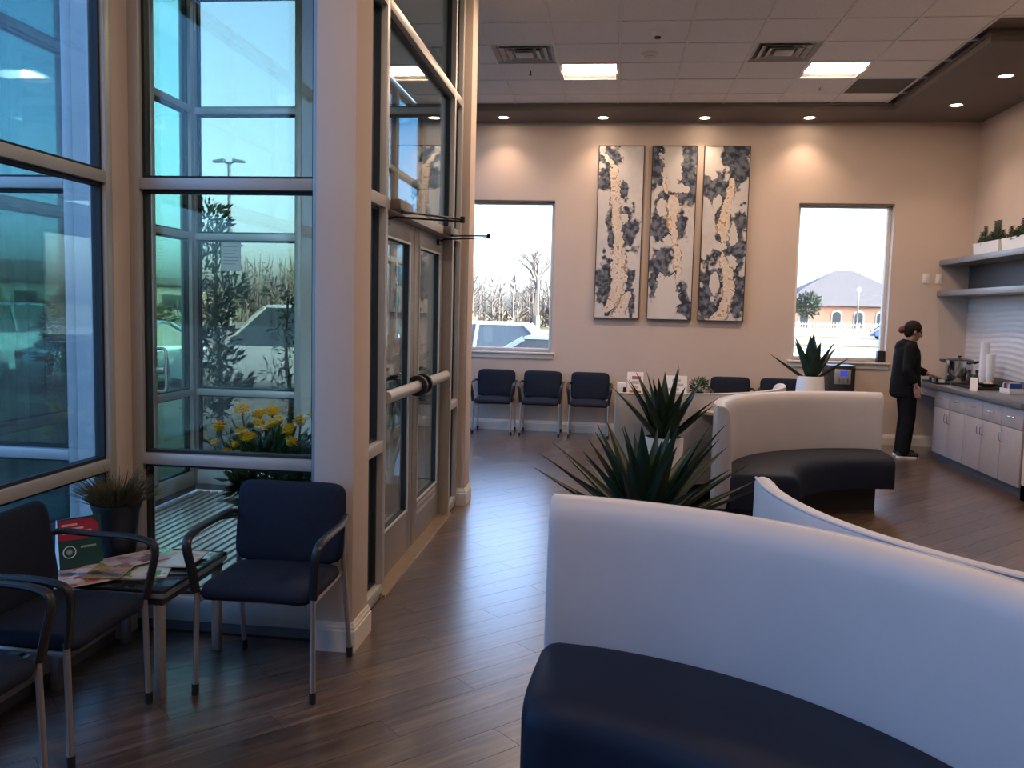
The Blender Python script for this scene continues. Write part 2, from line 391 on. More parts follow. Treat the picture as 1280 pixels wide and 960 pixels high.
# ---- storefront glazing
def storefront(name, label, axis, c0, c1, us, zs, gm, bw=.05, base=.12, pane_skip=(), m=ALU, zb=.05):
    """axis 'x': plane spans X (us are x positions of mullion starts), depth c0..c1 in Y ; axis 'y' the other way round."""
    e = thing(name, label, 'window', kind='structure')
    def P(u, d, z): return (u, d, z) if axis == 'x' else (d, u, z)
    cm = (c0+c1)/2; z_top = zs[-1]
    for u in us: B('mullion', P(u, c0, zb), P(u+bw, c1, z_top), m, e, .003)
    bars = [(zb, zb+base)] + [(z, z+.052) for z in zs[:-1]] + [(z_top-.05, z_top)]
    for i in range(len(us)-1):
        ua, ub = us[i]+bw, us[i+1]
        for k, (za, zb2) in enumerate(bars):
            B('sill_rail' if k == 0 else 'transom', P(ua, c0, za), P(ub, c1, zb2), m, e, .003)
        for k in range(len(bars)-1):
            if (i, k) in pane_skip: continue
            za, zb2 = bars[k][1], bars[k+1][0]
            pn = B('glass_pane', P(ua, cm-.004, za), P(ub, cm+.004, zb2), gm, e)
            g = MB(); gw = .014; d0, d1 = cm-.022, cm+.022
            for A, Bq in ((P(ua, d0, za), P(ua+gw, d1, zb2)), (P(ub-gw, d0, za), P(ub, d1, zb2)), (P(ua+gw, d0, za), P(ub-gw, d1, za+gw)), (P(ua+gw, d0, zb2-gw), P(ub-gw, d1, zb2))):
                g.box(A, Bq)
            g.build('gasket', GASK, pn)
    if zb > 0:
        B('curb', P(us[0], c0+.012 if axis == 'x' else c0+.005, 0), P(us[-1]+bw, c1-.012, zb), mat('dark_curb', (.11, .115, .125), .5), e)
    return e
ZL = [.80, 2.08, 3.085, 4.05]
storefront('window_3', 'inner glazed screen before the yellow flowers', 'x', 3.76, 3.87, [-2.226, -1.35], ZL, G_INT)
storefront('window_4', 'left glazed wall behind the two side chairs', 'y', XL, XL+.085, [-.25, 1.65, 3.58], ZL, G_EXT)
storefront('window_5', 'outer vestibule glazing facing the car park on the left', 'y', -3.50, -3.40, [3.76, 5.1, 6.05, 6.65], ZL, G_VES2)
storefront('window_6', 'far vestibule glazing with the tree and parked car beyond', 'x', 6.72, 6.83, [-3.45, -2.56], ZL, G_VES)
storefront('window_7', 'outer glazing wing seen through the left pane', 'x', 3.76, 3.87, [-3.50, -2.55, -2.38][0:2], ZL, G_INT)
storefront('window_8', 'vestibule back screen behind the entry doors', 'x', 6.72, 6.83, [-2.40, -1.35], ZL, G_INT)
storefront('window_9', 'glazed side bay of the rear seating corner', 'y', -2.55, -2.45, [6.95, 8.2, 9.6, 10.98], ZL, G_EXT)
tag(B('wall_vestibule_post', (-2.51, 6.72, 0), (-2.40, 6.90, ZC+.05), WALL), 'post between the vestibule screens', 'post', kind='structure')
tag(B('wall_wing_post', (-2.50, 3.76, 0), (-2.33, 3.88, ZC+.05), ALU), 'metal closure post beside the corner pilaster', 'post', kind='structure')
# vestibule roof and floor
tag(B('ceiling_vestibule', (-3.6, 3.76, 4.06), (-1.18, 6.85, 4.2), mat('vestibule_ceiling', (.55, .52, .49), .8)), 'plain ceiling over the entry vestibule', 'ceiling', kind='structure')
tag(B('floor_vestibule', (-3.5, 3.80, -.12), (-1.28, 6.80, -.03), mat('mat_well', (.05, .05, .055), .7)), 'recessed dark well under the entry grille', 'floor', kind='structure')
gr = thing('entry_grille', 'striped metal entry grille mat inside the glass vestibule', 'floor mat', (0, 0, -.03))
slat_me = MB().box((-.019, 3.9, 0), (.019, 6.7, .028), .004, 1).mesh('slat'); slat_me.materials.append(mat('grille_aluminium', (.80, .80, .80), .35, .7, var=.08))
for k in range(32): link('slat', slat_me, None, gr, (-3.36+k*.0655, 0, 0))

# ---- entry doors wall (X = XD plane)
dw = thing('window_10', 'aluminium storefront frame around the glass entry doors', 'window', kind='structure')
cx0, cx1 = XD-.11, XD
for y in (3.905, 4.385, 6.28, 6.585): B('mullion', (cx0, y, 0), (cx1, y+.052, 4.06), ALU, dw, .003)
for ya, yb, zs_ in ((3.957, 4.385, (.03, .80, 2.08, 3.10)), (6.332, 6.585, (.03, .80, 2.08, 3.10)), (4.437, 6.28, (2.08, 3.10))):
    for z in zs_: B('transom', (cx0, ya, z), (cx1, yb, z+(.06 if z > .05 else .05)), ALU, dw, .003)
    if zs_[0] < .1: B('curb', (cx0+.01, ya, 0), (cx1-.01, yb, .03), ALU, dw)
def pane(parent, x, ya, yb, za, zb, gm=G_INT, gw=.014):
    pn = B('glass_pane', (x-.004, ya, za), (x+.004, yb, zb), gm, parent)
    g = MB()
    for a, b in (((ya, za), (ya+gw, zb)), ((yb-gw, za), (yb, zb)), ((ya+gw, za), (yb-gw, za+gw)), ((ya+gw, zb-gw), (yb-gw, zb))): g.box((x-.02, a[0], a[1]), (x+.02, b[0], b[1]))
    g.build('gasket', GASK, pn)
for ya, yb in ((3.957, 4.385), (6.332, 6.585)):
    for za, zb in ((.08, .80), (.86, 2.08), (2.14, 3.10), (3.16, 4.06)): pane(dw, XD-.055, ya, yb, za, zb)
for za, zb in ((2.14, 3.10), (3.16, 4.06)): pane(dw, XD-.055, 4.437, 6.28, za, zb)
BEAD = mat('light_glazing_bead', (.62, .61, .60), .35, .4, var=.02)
def door(n, y0, y1, label, hub, decal=False):
    d = thing('door_%d' % n, label, 'door', (0, 0, 0), kind='structure')
    x0, x1 = -1.295, -1.25; st = .125; zb, zt = .012, 2.078; gb, gt = .275, 1.965
    B('stile', (x0, y0+.003, zb), (x1, y0+st, zt), ALUD, d, .003); B('stile', (x0, y1-st, zb), (x1, y1-.003, zt), ALUD, d, .003)
    br = B('bottom_rail', (x0, y0+st, zb), (x1, y1-st, gb), ALUD, d, .002); B('top_rail', (x0, y0+st, gt), (x1, y1-st, zt), ALUD, d, .002)
    for a, b in (((y0+st, gb), (y0+st+.012, gt)), ((y1-st-.012, gb), (y1-st, gt)), ((y0+st+.012, gb), (y1-st-.012, gb+.012)), ((y0+st+.012, gt-.012), (y1-st-.012, gt))):
        B('glazing_bead', (x1-.012, a[0], a[1]), (x1+.006, b[0], b[1]), BEAD, d)
    pane(d, -1.275, y0+st, y1-st, gb, gt)
    zp = 1.075
    b = MB(); b.tube([(-1.195, y0+.06, zp), (-1.195, y1-.09, zp)], (.028, .036), 14); pb = b.build('panic_bar', mat('satin_bar', (.55, .52, .49), .35, .5), d)
    for yy in (y0+.075, y1-.10): B('bar_bracket', (-1.25, yy-.03, zp-.03), (-1.20, yy+.03, zp+.03), BLACKP, pb, .006)
    yh = y1-.085 if hub > 0 else y0+.055
    MB().cyl((-1.200, yh-.018, zp), (-1.200, yh+.018, zp), .066, n=22).build('bar_end_cap', BLACKP, pb)
    if decal:
        for k, (ya, yb, z) in enumerate(((y0+.16, y0+.42, .235), (y0+.46, y1-.15, .235), (y0+.16, y0+.50, .185), (y0+.54, y1-.15, .185))):
            B('lettering_strip', (x1, ya, z), (x1+.0006, yb, z+.022), mat('grey_lettering', (.42, .39, .37), .6, var=.5, scale=120), br)
    return d
door(1, 4.437, 5.357, 'near leaf of the glass entry doors', 1)
door(2, 5.361, 6.28, 'far leaf of the glass entry doors with pale lettering below', -1, True)
tag(B('trim_3', (-1.29, 4.40, 0), (-1.165, 6.33, .012), mat('brass_threshold', (.52, .40, .27), .35, .8, var=.1)), 'worn brass threshold under the entry doors', 'threshold', kind='structure')
def closer(y, y_el, label):
    e = thing('door_closer', label, 'door closer', (0, 0, 0), group='door closers over the entry doors')
    B('housing', (XD, y, 2.085), (XD+.055, y+.26, 2.14), mat('closer_bronze', (.20, .17, .15), .4, .5), e, .005)
    B('housing_cap', (XD-.0, y+.26, 2.09), (XD+.05, y+.30, 2.135), BLACKP, e, .004)
    el = Vector((-.86, y_el, 2.075))
    MB().tube([(XD+.04, y+.08, 2.08), el], (.012, .006), 8).build('arm', BLACKM, e)
    MB().tube([(-1.245, y+.16, 2.045), (-1.20, y+.16, 2.06), el-Vector((0, 0, .012))], (.010, .006), 8).build('forearm', BLACKM, e)
    MB().cyl(el-Vector((0, 0, .02)), el+Vector((0, 0, .015)), .014, n=10).build('elbow_pin', BLACKM, e)
    MB().box((-1.25, y+.12, 2.02), (-1.232, y+.20, 2.06), .003).build('foot_plate', BLACKM, e)
closer(4.48, 4.86, 'bronze closer with folded arm over the near entry door')
closer(5.92, 5.92, 'bronze closer with folded arm over the far entry door')

# ================================================================== CEILING FITTINGS
LENS = mat('warm_lens', (1, .9, .8), .5, emit=WARM, estr=TROFFER_E)
def troffer(i, j, label):
    x = XC0+i*TILE; y = YR0-(j+1)*TILE
    e = thing('ceiling_light', label, 'ceiling light', (x+TILE/2, y+TILE/2, ZC), group='recessed square ceiling lights')
    h = TILE/2-.013
    f_ = MB()
    for a, b in (((-h, -h), (-h+.02, h)), ((h-.02, -h), (h, h)), ((-h+.02, -h), (h-.02, -h+.02)), ((-h+.02, h-.02), (h-.02, h))): f_.box((a[0], a[1], -.004), (b[0], b[1], .03))
    f_.build('frame', TRIMW, e)
    # curved lens basket with side reflectors
    pts = [(-.135, .022), (-.12, .006), (-.07, -.006), (0, -.010), (.07, -.006), (.12, .006), (.135, .022)]
    l = MB(); l.loft([[(-h+.02, yy, zz) for yy, zz in pts], [(h-.02, yy, zz) for yy, zz in pts]], cap=False, closed=False); l.build('lens', LENS, e)
    for s in (-1, 1):
        r = MB(); r.loft([[(-h+.02, s*.13, .028), (-h+.02, s*(h-.02), .004)], [(h-.02, s*.13, .028), (h-.02, s*(h-.02), .004)]], cap=False, closed=False)
        r.build('reflector', WHITE, e)
names = ['lit square ceiling light nearest the left ceiling vent', 'lit square ceiling light nearest the right ceiling vent', 'square ceiling light over the entry doors',
         'square ceiling light over the middle booths',
         'square ceiling light behind the viewer on the left', 'square ceiling light behind the viewer on the right']
for (i, j), l in zip(TROFF, names): troffer(i, j, l)
VENTM = mat('vent_metal', (.42, .39, .36), .5, .1)
for (i, j), lab in zip(VENT, ('square stepped air vent at the left of the ceiling', 'square stepped air vent beside the right ceiling light')):
    e = thing('ceiling_vent', lab, 'vent', (XC0+(i+.5)*TILE, YR0-(j+.5)*TILE, ZC), group='stepped ceiling vents')
    B('duct_box', (-.29, -.29, .02), (.29, .29, .029), BLACKM, e)
    for k, (ro, ri, z) in enumerate(((.293, .255, -.002), (.225, .185, -.008), (.155, .115, -.012))):
        m = MB(); R = []
        for rr, zz in ((ro, z+.0), (ri, z+.02), (ri, z+.025), (ro, z+.006)): R.append([(sx*rr, sy*rr, zz) for sx, sy in ((-1, -1), (1, -1), (1, 1), (-1, 1))])
        m.loft(R+[R[0]], cap=False); m.build('vane', VENTM, e, smooth=False)
    B('center_plate', (-.085, -.085, -.012), (.085, .085, .004), VENTM, e, .003)
e = thing('ceiling_grille', 'dark return-air grille in the ceiling by the soffit corner', 'vent', (XC0+6.5*TILE, YR0-.5*TILE, ZC))
GRM = mat('grille_brown', (.17, .14, .125), .6)
B('backing', (-.29, -.29, .02), (.29, .29, .028), BLACKM, e)
for k in range(18): MB().box((-.285, -.285+k*.0325, -.002), (.285, -.268+k*.0325, .018)).build('louver', GRM, e)
f_ = MB()
for a, b in (((-.293, -.293), (-.28, .293)), ((.28, -.293), (.293, .293)), ((-.28, -.293), (.28, -.28)), ((-.28, .28), (.28, .293))): f_.box((*a, -.004), (*b, .02))
f_.build('frame', GRM, e)
DL = mat('downlight_lens', (1, .9, .8), .5, emit=(1, .78, .56), estr=14)
dl = [(-1.41, 10.76), (-.18, 10.775), (1.05, 10.79), (2.28, 10.79), (3.72, 10.175), (3.73, 9.0)]
dlab = ['first downlight from the entry doors in the back soffit', 'downlight above the leftmost painting', 'downlight above the rightmost painting', 'downlight above the back window by the person',
        'downlight in the right soffit nearest the back corner', 'downlight in the right soffit over the shelf planters']
for (x, y), lab in zip(dl, dlab):
    e = thing('downlight', lab, 'downlight', (x, y, ZS), group='round soffit downlights')
    MB().lathe([(.060, .02), (.058, -.001), (.064, -.005), (.078, -.004), (.080, 0), (.080, .001)], 24, cap0=False, cap1=False).build('trim_ring', TRIMW, e)
    MB().lathe([(.0005, -.002), (.058, -.002)], 24, cap0=False, cap1=False).build('lens', DL, e)
    ld = bpy.data.lights.new('spot', 'SPOT'); lo = bpy.data.objects.new('downlight_lamp', ld); COL.objects.link(lo)
    ld.energy = DOWN_W; ld.spot_size = math.radians(105); ld.spot_blend = .8; ld.color = (1, .69, .48); ld.shadow_soft_size = .05
    lo.location = (0, 0, -.012); lo.parent = e
def sprinkler(x, y, lab):
    e = thing('sprinkler', lab, 'sprinkler', (x, y, ZC), group='ceiling sprinklers')
    MB().lathe([(.035, 0), (.033, -.006), (.02, -.008)], 16).build('escutcheon', TRIMW, e)
    m = MB(); m.cyl((0, 0, -.006), (0, 0, -.045), .008, .006, 8); m.build('stem', BLACKM, e)
    MB().cyl((0, 0, -.045), (0, 0, -.049), .018, n=12).build('deflector', BLACKM, e)
sprinkler(-.91, 9.0, 'small sprinkler head beside the left ceiling vent'); sprinkler(2.13, 9.65, 'small sprinkler head below the right ceiling light')
e = thing('smoke_detector', 'white domed smoke detector on the ceiling, farther one', 'smoke detector', (.281, 8.45, ZC))
MB().lathe([(.075, 0), (.075, -.02), (.055, -.032), (.03, -.05), (.012, -.055)], 24).build('housing', TRIMW, e)
MB().lathe([(.056, -.030), (.050, -.036), (.046, -.036)], 24, cap0=False, cap1=False).build('vent_ring', BLACKM, e)
e = thing('smoke_detector', 'small white sensor on the ceiling with dark tip, nearer one', 'sensor', (.323, 7.82, ZC))
MB().lathe([(.065, 0), (.06, -.012), (.045, -.04), (.03, -.045)], 24).build('housing', TRIMW, e)
MB().lathe([(.030, -.044), (.026, -.058), (.012, -.062)], 16).build('sensor_tip', BLACKM, e)

# ================================================================== FURNITURE
def pad(mb, w_, h_, t_, fn, n=72, ex=5.0, crown=.0):
    """soft rounded panel: superellipse outline, fn maps (u, v, d) to a point"""
    def outl(s):
        R = []
        for k in range(n):
            a = 2*PI*k/n; c, s_ = math.cos(a), math.sin(a)
            R.append((math.copysign(abs(c)**(2/ex), c)*w_/2*s, math.copysign(abs(s_)**(2/ex), s_)*h_/2*s))
        return R
    lv = [(.05, 1.0), (.4, 1.0), (.75, .96), (.90, .84), (.97, .6), (1.0, .0), (.97, -.6), (.90, -.84), (.75, -.96), (.4, -1), (.05, -1)]
    rings = []
    for s, d in lv:
        rings.append([fn(u_, v_, d*t_/2 + (crown*(1-s*s) if d > 0 else 0)) for u_, v_ in outl(s)])
    mb.loft(rings)
    return mb
def smooth_path(pts, k=6):
    P = [Vector(p) for p in pts]; out = []
    for i in range(len(P)-1):
        p0 = P[max(i-1, 0)]; p1 = P[i]; p2 = P[i+1]; p3 = P[min(i+2, len(P)-1)]
        for j in range(k):
            t = j/k
            out.append(.5*((2*p1)+(-p0+p2)*t+(2*p0-5*p1+4*p2-p3)*t*t+(-p0+3*p1-3*p2+p3)*t**3))
    out.append(P[-1]); return out
def make_chair(label):
    t = thing('stacking_chair', label, 'chair', (0, 0, 0), 0, 'navy waiting chairs with black arms')
    m = MB(); pad(m, .475, .415, .062, lambda u_, v_, d: (u_, v_-.05, .418+d+.012*(1-(u_/.24)**2)-.018*max(0, -(v_+.13)/.1)), ex=8, crown=.008)
    m.build('seat', NAVYF, t, ang=60)
    m = MB(); pad(m, .49, .35, .042, lambda u_, v_, d: (u_, .105+.055*(v_+.17)/.34-d-.018*(1-(u_/.24)**2)+.018, .624+v_), ex=7.5, crown=.006)
    bk = m.build('backrest', NAVYF, t, ang=60)
    m = MB(); pad(m, .44, .29, .012, lambda u_, v_, d: (u_, .155+.055*(v_+.17)/.34+d-.018*(1-(u_/.24)**2), .620+v_), ex=6); m.build('back_shell', BLACKP, bk, ang=60)
    for s in (-1, 1):
        l = MB().tube([(s*.238, -.235, .43), (s*.243, -.245, .03)], .0115, 10).build('leg', CHROME, t)
        MB().tube([(s*.243, -.2447, .045), (s*.2435, -.246, .0)], .0145, 10).build('foot', BLACKP, l)
        l = MB().tube(smooth_path([(s*.236, .172, .66), (s*.238, .155, .50), (s*.240, .160, .40), (s*.246, .225, .03)], 4), .0115, 10).build('leg', CHROME, t)
        MB().tube([(s*.246, .2235, .045), (s*.2465, .2272, .0)], .0145, 10).build('foot', BLACKP, l)
        MB().tube(smooth_path([(s*.246, .172, .645), (s*.262, .12, .662), (s*.272, .0, .655), (s*.272, -.16, .652), (s*.268, -.245, .636), (s*.262, -.268, .60), (s*.250, -.258, .52), (s*.241, -.240, .42)], 5), (.019, .012), 10).build('armrest', BLACKP, t)
        MB().tube([(s*.225, -.23, .388), (s*.225, .19, .40)], .011, 8).build('seat_rail', CHROME, t)
    MB().tube([(-.225, -.20, .385), (.225, -.20, .385)], .010, 8).build('cross_bar', CHROME, t)
    MB().tube([(-.225, .17, .395), (.225, .17, .395)], .010, 8).build('cross_bar', CHROME, t)
    for s in (-.14, .14): B('back_bracket', (s-.018, .10, .395), (s+.018, .165, .50), BLACKP, t, .005)
    return t
ch = make_chair('navy waiting chair with black arms before the pillar, beside the low table')
ch.location = (-1.362, 3.385, 0)
CH_Y = 10.775
for (x, y, rz, lab) in [
    (-1.99, 2.795, PI/2, 'navy waiting chair between the low table and the left edge of the photo'),
    (-2.00, 2.19, PI/2, 'navy waiting chair cut off at the lower left corner'),
    (-1.445, CH_Y, 0, 'leftmost navy chair under the back window, next to the entry pillar'),
    (-.845, CH_Y, 0, 'middle of the three navy chairs under the back window'),
    (-.235, CH_Y, 0, 'rightmost of the three navy chairs under the back window'),
    (1.52, CH_Y, 0, 'navy chair behind the booths, below the rightmost painting'),
    (2.13, CH_Y, 0, 'navy chair behind the booths, just left of the white agave planter')]:
    dup(ch, (x, y, 0), rz, lab)

# ---- booths
RI, RO, RS = 1.43, 1.54, .92
def booth(cx, cy, a0, a1, label):
    """quarter round banquette; angles in degrees, centre of curvature at (cx, cy)"""
    t = thing('curved_booth', label, 'booth', (cx, cy, 0), 0, 'curved two-tone banquette booths')
    N = 48; A = [math.radians(a0+(a1-a0)*k/N) for k in range(N+1)]
    def sweep(prof, name, m, A_=A, cap=True, ang=40, par=t):
        mb = MB(); mb.loft([[(r*math.cos(a), r*math.sin(a), z) for r, z in prof] for a in A_], cap=cap)
        return mb.build(name, m, par, ang=ang)
    ztop = .935
    # back: near vertical padded slab with a rolled top
    pb = [(RI+.02, .20), (RI-.005, .30), (RI-.012, .45), (RI-.004, .62), (RI+.008, .80), (RI+.013, ztop-.075), (RI+.020, ztop-.048), (RI+.033, ztop-.024), (RI+.052, ztop-.008), (RI+.074, ztop), (RO-.020, ztop), (RO-.006, ztop-.006), (RO, ztop-.02), (RO+.003, .6), (RO, .20)]
    e0 = math.radians(.35)*(1 if a1 > a0 else -1)
    A2 = [A[0], A[0]+e0] + A[1:-1] + [A[-1]-e0, A[-1]]
    mb = MB(); rings = []
    for k, a in enumerate(A2):
        sh = .88 if k in (0, len(A2)-1) else 1
        mr_, mz_ = (RI+RO)/2, .57
        rings.append([((mr_+(r-mr_)*sh)*math.cos(a), (mr_+(r-mr_)*sh)*math.sin(a), mz_+(z-mz_)*(1-(1-sh)*.15)) for r, z in pb])
    mb.loft(rings); bk = mb.build('backrest', GREYV, t, ang=55)
    for r_, z_ in ((RO-.005, ztop-.006),):
        MB().tube([(r_*math.cos(a), r_*math.sin(a), z_) for a in A], .0055, 6).build('piping', GREYV, bk)
    # seat cushion
    ps = [(RI-.002, .205), (RI-.002, .448), (RI-.06, .462), (RI-.25, .464), (RS+.10, .458), (RS+.045, .445), (RS+.012, .418), (RS, .38), (RS-.002, .205)]
    mb = MB(); rings = []
    A3 = [A[0], A[0]+e0*2.6, A[0]+e0*6] + A[4:-4] + [A[-1]-e0*6, A[-1]-e0*2.6, A[-1]]
    for k, a in enumerate(A3):
        kk = min(k, len(A3)-1-k); dz = (.030, .010, .002)[kk] if kk < 3 else 0; dr = (.085, .028, .006)[kk] if kk < 3 else 0
        rings.append([((r+dr*max(0, (RI-.12-r)/(RI-.12-RS)))*math.cos(a), (r+dr*max(0, (RI-.12-r)/(RI-.12-RS)))*math.sin(a), z-(dz if z > .4 else 0)) for r, z in ps])
    mb.loft(rings); st = mb.build('seat', NAVYV, t, ang=50)
    A4 = [math.radians(a0+(a1-a0)*(.07+.86*k/N)) for k in range(N+1)]
    sweep([(RO-.06, 0), (RO-.06, .20), (RS+.16, .20), (RS+.16, 0)], 'plinth', PLINTH, A4)
    return t
C1 = (-.30, 1.40); C2 = (2.125, 3.325); C3 = (2.30, 6.15); C4 = (.108, 8.342)
booth(*C1, 85.5, 2, 'pale grey curved booth with navy seat nearest the viewer')
booth(*C2, 176, 268, 'curved booth backing onto the nearest booth, only its pale back showing')
booth(*C3, 183, 88, 'curved booth with navy seat facing the viewer in the middle of the room')
booth(*C4, -92, 0, 'curved booth facing the back wall, only its pale back showing behind the agave')
def ledge(Ca, aa, Cb, ab, z, label):
    P = [(Ca[0]+(RO+.004)*math.cos(math.radians(a)), Ca[1]+(RO+.004)*math.sin(math.radians(a))) for a in aa]
    P += [(Cb[0]+(RO+.004)*math.cos(math.radians(a)), Cb[1]+(RO+.004)*math.sin(math.radians(a))) for a in ab]
    m = MB(); m.prism(P, z-.022, z)
    tag(m.build('filler_ledge', mat('beige_ledge', (.55, .47, .42), .45), smooth=False), label, 'ledge', 'ledges wedged between booth backs')
ledge(C1, [42, 47, 52, 57, 62], C2, [195, 201, 207, 212, 215], .862, 'beige ledge wedged between the two nearest booth backs')
ledge(C3, [138, 143, 148, 153, 157], C4, [-67, -62, -57, -52, -48], .80, 'beige ledge wedged between the two farther booth backs')

# ---- agave planters
def pot(prof, parent, m=WHITE, soil_r=None, soil_z=None):
    MB().lathe(prof, 32, cap1=False).build('pot', m, parent)
    MB().lathe([(.001, soil_z+.01), (soil_r*.6, soil_z+.008), (soil_r, soil_z)], 24, cap0=False, cap1=False).build('soil', SOIL, parent)
def agave_leaf(parent, base, az, tilt, L, wd, bend, curl=.0, m=AGAVE):
    """thick tapering channelled blade"""
    mb = MB(); N = 9; rings = []; d = Vector((math.cos(az), math.sin(az), 0)); sidev = Vector((-math.sin(az), math.cos(az), 0)); p = Vector(base)
    ang = tilt
    for k in range(N+1):
        s = k/N
        wdt = 1.2*wd*(.55+1.1*s-.2*s*s if s < .35 else (1-((s-.35)/.65)**1.35)*.92+.0)*.5 if s < .999 else .0006
        wdt = max(wdt, .0008); th = max(.0010, .010*(1-s))
        t = d*math.cos(ang)+Vector((0, 0, 1))*math.sin(ang); nrm = -d*math.sin(ang)+Vector((0, 0, 1))*math.cos(ang)
        up_ = nrm*wdt*.38
        rings.append([p-sidev*wdt+up_, p-sidev*wdt*.5+nrm*wdt*.02, p-nrm*th*.2, p+sidev*wdt*.5+nrm*wdt*.02, p+sidev*wdt+up_, p+sidev*wdt*.5-nrm*(th), p-nrm*(th*1.5), p-sidev*wdt*.5-nrm*th])
        p = p + t*(L/N); ang -= bend/N*(.4+1.2*s)
    mb.loft(rings); return mb.build('leaf', m, parent, ang=50)
def agave(loc, label, rim_z, rim_r, base_r, leaves, seed, potlabel=None):
    random.seed(seed)
    t = thing('agave_planter', label, 'potted plant', (loc[0], loc[1], 0), 0, 'agaves in white planters')
    pot([(base_r*.94, 0), (base_r, .02), ((base_r+rim_r)/2+.012, rim_z*.55), (rim_r, rim_z-.01), (rim_r-.004, rim_z), (rim_r-.018, rim_z), (rim_r-.022, rim_z-.05)], t, soil_r=rim_r-.02, soil_z=rim_z-.05)
    for az, tilt, L, wd, bend in leaves:
        r = .03*math.cos(tilt)+.01
        agave_leaf(t, (r*math.cos(az), r*math.sin(az), rim_z-.045), az, tilt, L, wd, bend)
    return t
def fan(n_list, seed, jit=.12):
    random.seed(seed); out = []
    for n, tilt, L, wd, bend, ph in n_list:
        for k in range(n):
            out.append((ph+2*PI*k/n+random.uniform(-jit, jit), tilt+random.uniform(-.09, .09), L*random.uniform(.86, 1.1), wd*random.uniform(.85, 1.1), bend*random.uniform(.4, 1.3)))
    return out
agave((.185, 3.88), 'large dark agave right behind the nearest booth', .62, .15, .13, fan([(6, 1.38, .46, .075, .15, .3), (7, 1.18, .52, .08, .15, .9), (9, 1.02, .55, .08, .22, .1), (11, .72, .58, .078, .18, .5), (9, .42, .50, .07, -.05, .2)], 3), 3)
agave((.425, 6.47), 'dark agave in a white planter between the middle booths', .645, .15, .12, fan([(5, 1.42, .56, .085, .1, .2), (8, 1.12, .56, .085, .2, .6), (9, .85, .55, .08, .2, .15), (7, .75, .40, .07, 0, .4)], 5), 5)
agave((1.965, 8.62), 'broad-leaved agave in a tall white planter before the window', .995, .125, .17, [(1.2, 1.5, .46, .13, .05), (-2.0, 1.38, .45, .135, .05), (2.6, 1.25, .45, .14, .1), (-.5, 1.15, .43, .12, .1), (.2, 1.02, .40, .11, .1), (3.3, 1.2, .42, .12, .05), (-1.2, 1.3, .40, .13, .1), (3.25, .55, .46, .085, -.15), (-.12, .62, .42, .085, -.1), (-1.6, .95, .34, .11, .2), (1.7, .9, .36, .1, .2)], 9)

# ---- corner table with magazines, tent card and potted grass
tb = thing('side_table', 'low dark side table with glossy top between two navy chairs', 'table', (-1.945, 3.335, 0))
TW, TD = .255, .275
B('table_top', (-TW, -TD, .432), (TW, TD, .447), mat('black_glass_top', (.02, .024, .026), .06, spec=.8), tb, .002)
B('apron', (-TW+.012, -TD+.012, .382), (TW-.012, TD-.012, .412), mat('dark_walnut', (.035, .025, .022), .4), tb, .003)
B('top_rim', (-TW-.001, -TD-.001, .412), (TW+.001, TD+.001, .432), CHROME, tb, .002)
for sx in (-1, 1):
    for sy in (-1, 1): B('leg', (sx*(TW-.035)-.018, sy*(TD-.03)-.018, 0), (sx*(TW-.035)+.018, sy*(TD-.03)+.018, .384), mat('grey_leg', (.30, .275, .26), .4, .3), tb, .003)
def magazine(loc, rz, wd, hd, cols, label, z, th=.006, seed=1, n=16):
    """cover printed through a colour attribute"""
    random.seed(seed)
    bm = bmesh.new(); lay = bm.loops.layers.float_color.new('tone'); nx, ny = 22, 28
    V = [[bm.verts.new((-wd/2+wd*i/nx, -hd/2+hd*j/ny, th+.004*math.sin(3*i/nx)*(i/nx))) for j in range(ny+1)] for i in range(nx+1)]
    blobs = [(random.random(), random.random(), random.uniform(.08, .3), random.choice(cols[1:])) for _ in range(n)]
    for i in range(nx):
        for j in range(ny):
            f_ = bm.faces.new([V[i][j], V[i+1][j], V[i+1][j+1], V[i][j+1]]); u_, v_ = i/nx, j/ny; c = cols[0]
            for bx_, by_, br, bc in blobs:
                if math.hypot(u_-bx_, (v_-by_)*1.3) < br*(.7+.5*noise.noise(Vector((u_*6, v_*6, seed)))): c = bc
            for l in f_.loops: l[lay] = (*c, 1)
    edge = [V[i][0] for i in range(nx+1)]+[V[nx][j] for j in range(1, ny+1)]+[V[i][ny] for i in range(nx-1, -1, -1)]+[V[0][j] for j in range(ny-1, 0, -1)]
    low = [bm.verts.new((v.co.x, v.co.y, 0)) for v in edge]
    for k in range(len(edge)):
        f_ = bm.faces.new([edge[k-1], low[k-1], low[k], edge[k]])
        for l in f_.loops: l[lay] = (.7, .68, .66, 1)
    f_ = bm.faces.new(low)
    for l in f_.loops: l[lay] = (.6, .6, .6, 1)
    bmesh.ops.recalc_face_normals(bm, faces=bm.faces)
    me = bpy.data.meshes.new('magazine'); bm.to_mesh(me); bm.free()
    o = link('magazine', me, MAGM, None, (*loc, z)); o.rotation_euler = (0, 0, rz)
    return tag(o, label, 'magazine', 'magazines on the low side table')
MAGM = vcol_mat('printed_cover', rough=.28)
zt = .447
magazine((-1.905, 3.30), .35, .21, .275, [(.62, .66, .60), (.10, .30, .05), (.16, .38, .08), (.75, .75, .70), (.30, .14, .10)], 'green and white magazine lying nearest the table edge', zt+.0005, seed=4)
magazine((-2.075, 3.15), .85, .20, .27, [(.55, .42, .38), (.45, .08, .06), (.70, .60, .55), (.25, .12, .10), (.6, .3, .25)], 'red and cream magazine under the tent card, overhanging', zt+.0115, seed=8, th=.004)
magazine((-1.985, 3.355), -.6, .17, .235, [(.50, .40, .38), (.20, .10, .11), (.66, .55, .50), (.35, .2, .18)], 'pinkish brown booklet fanned beside the plant pot', zt+.021, seed=12, th=.004)
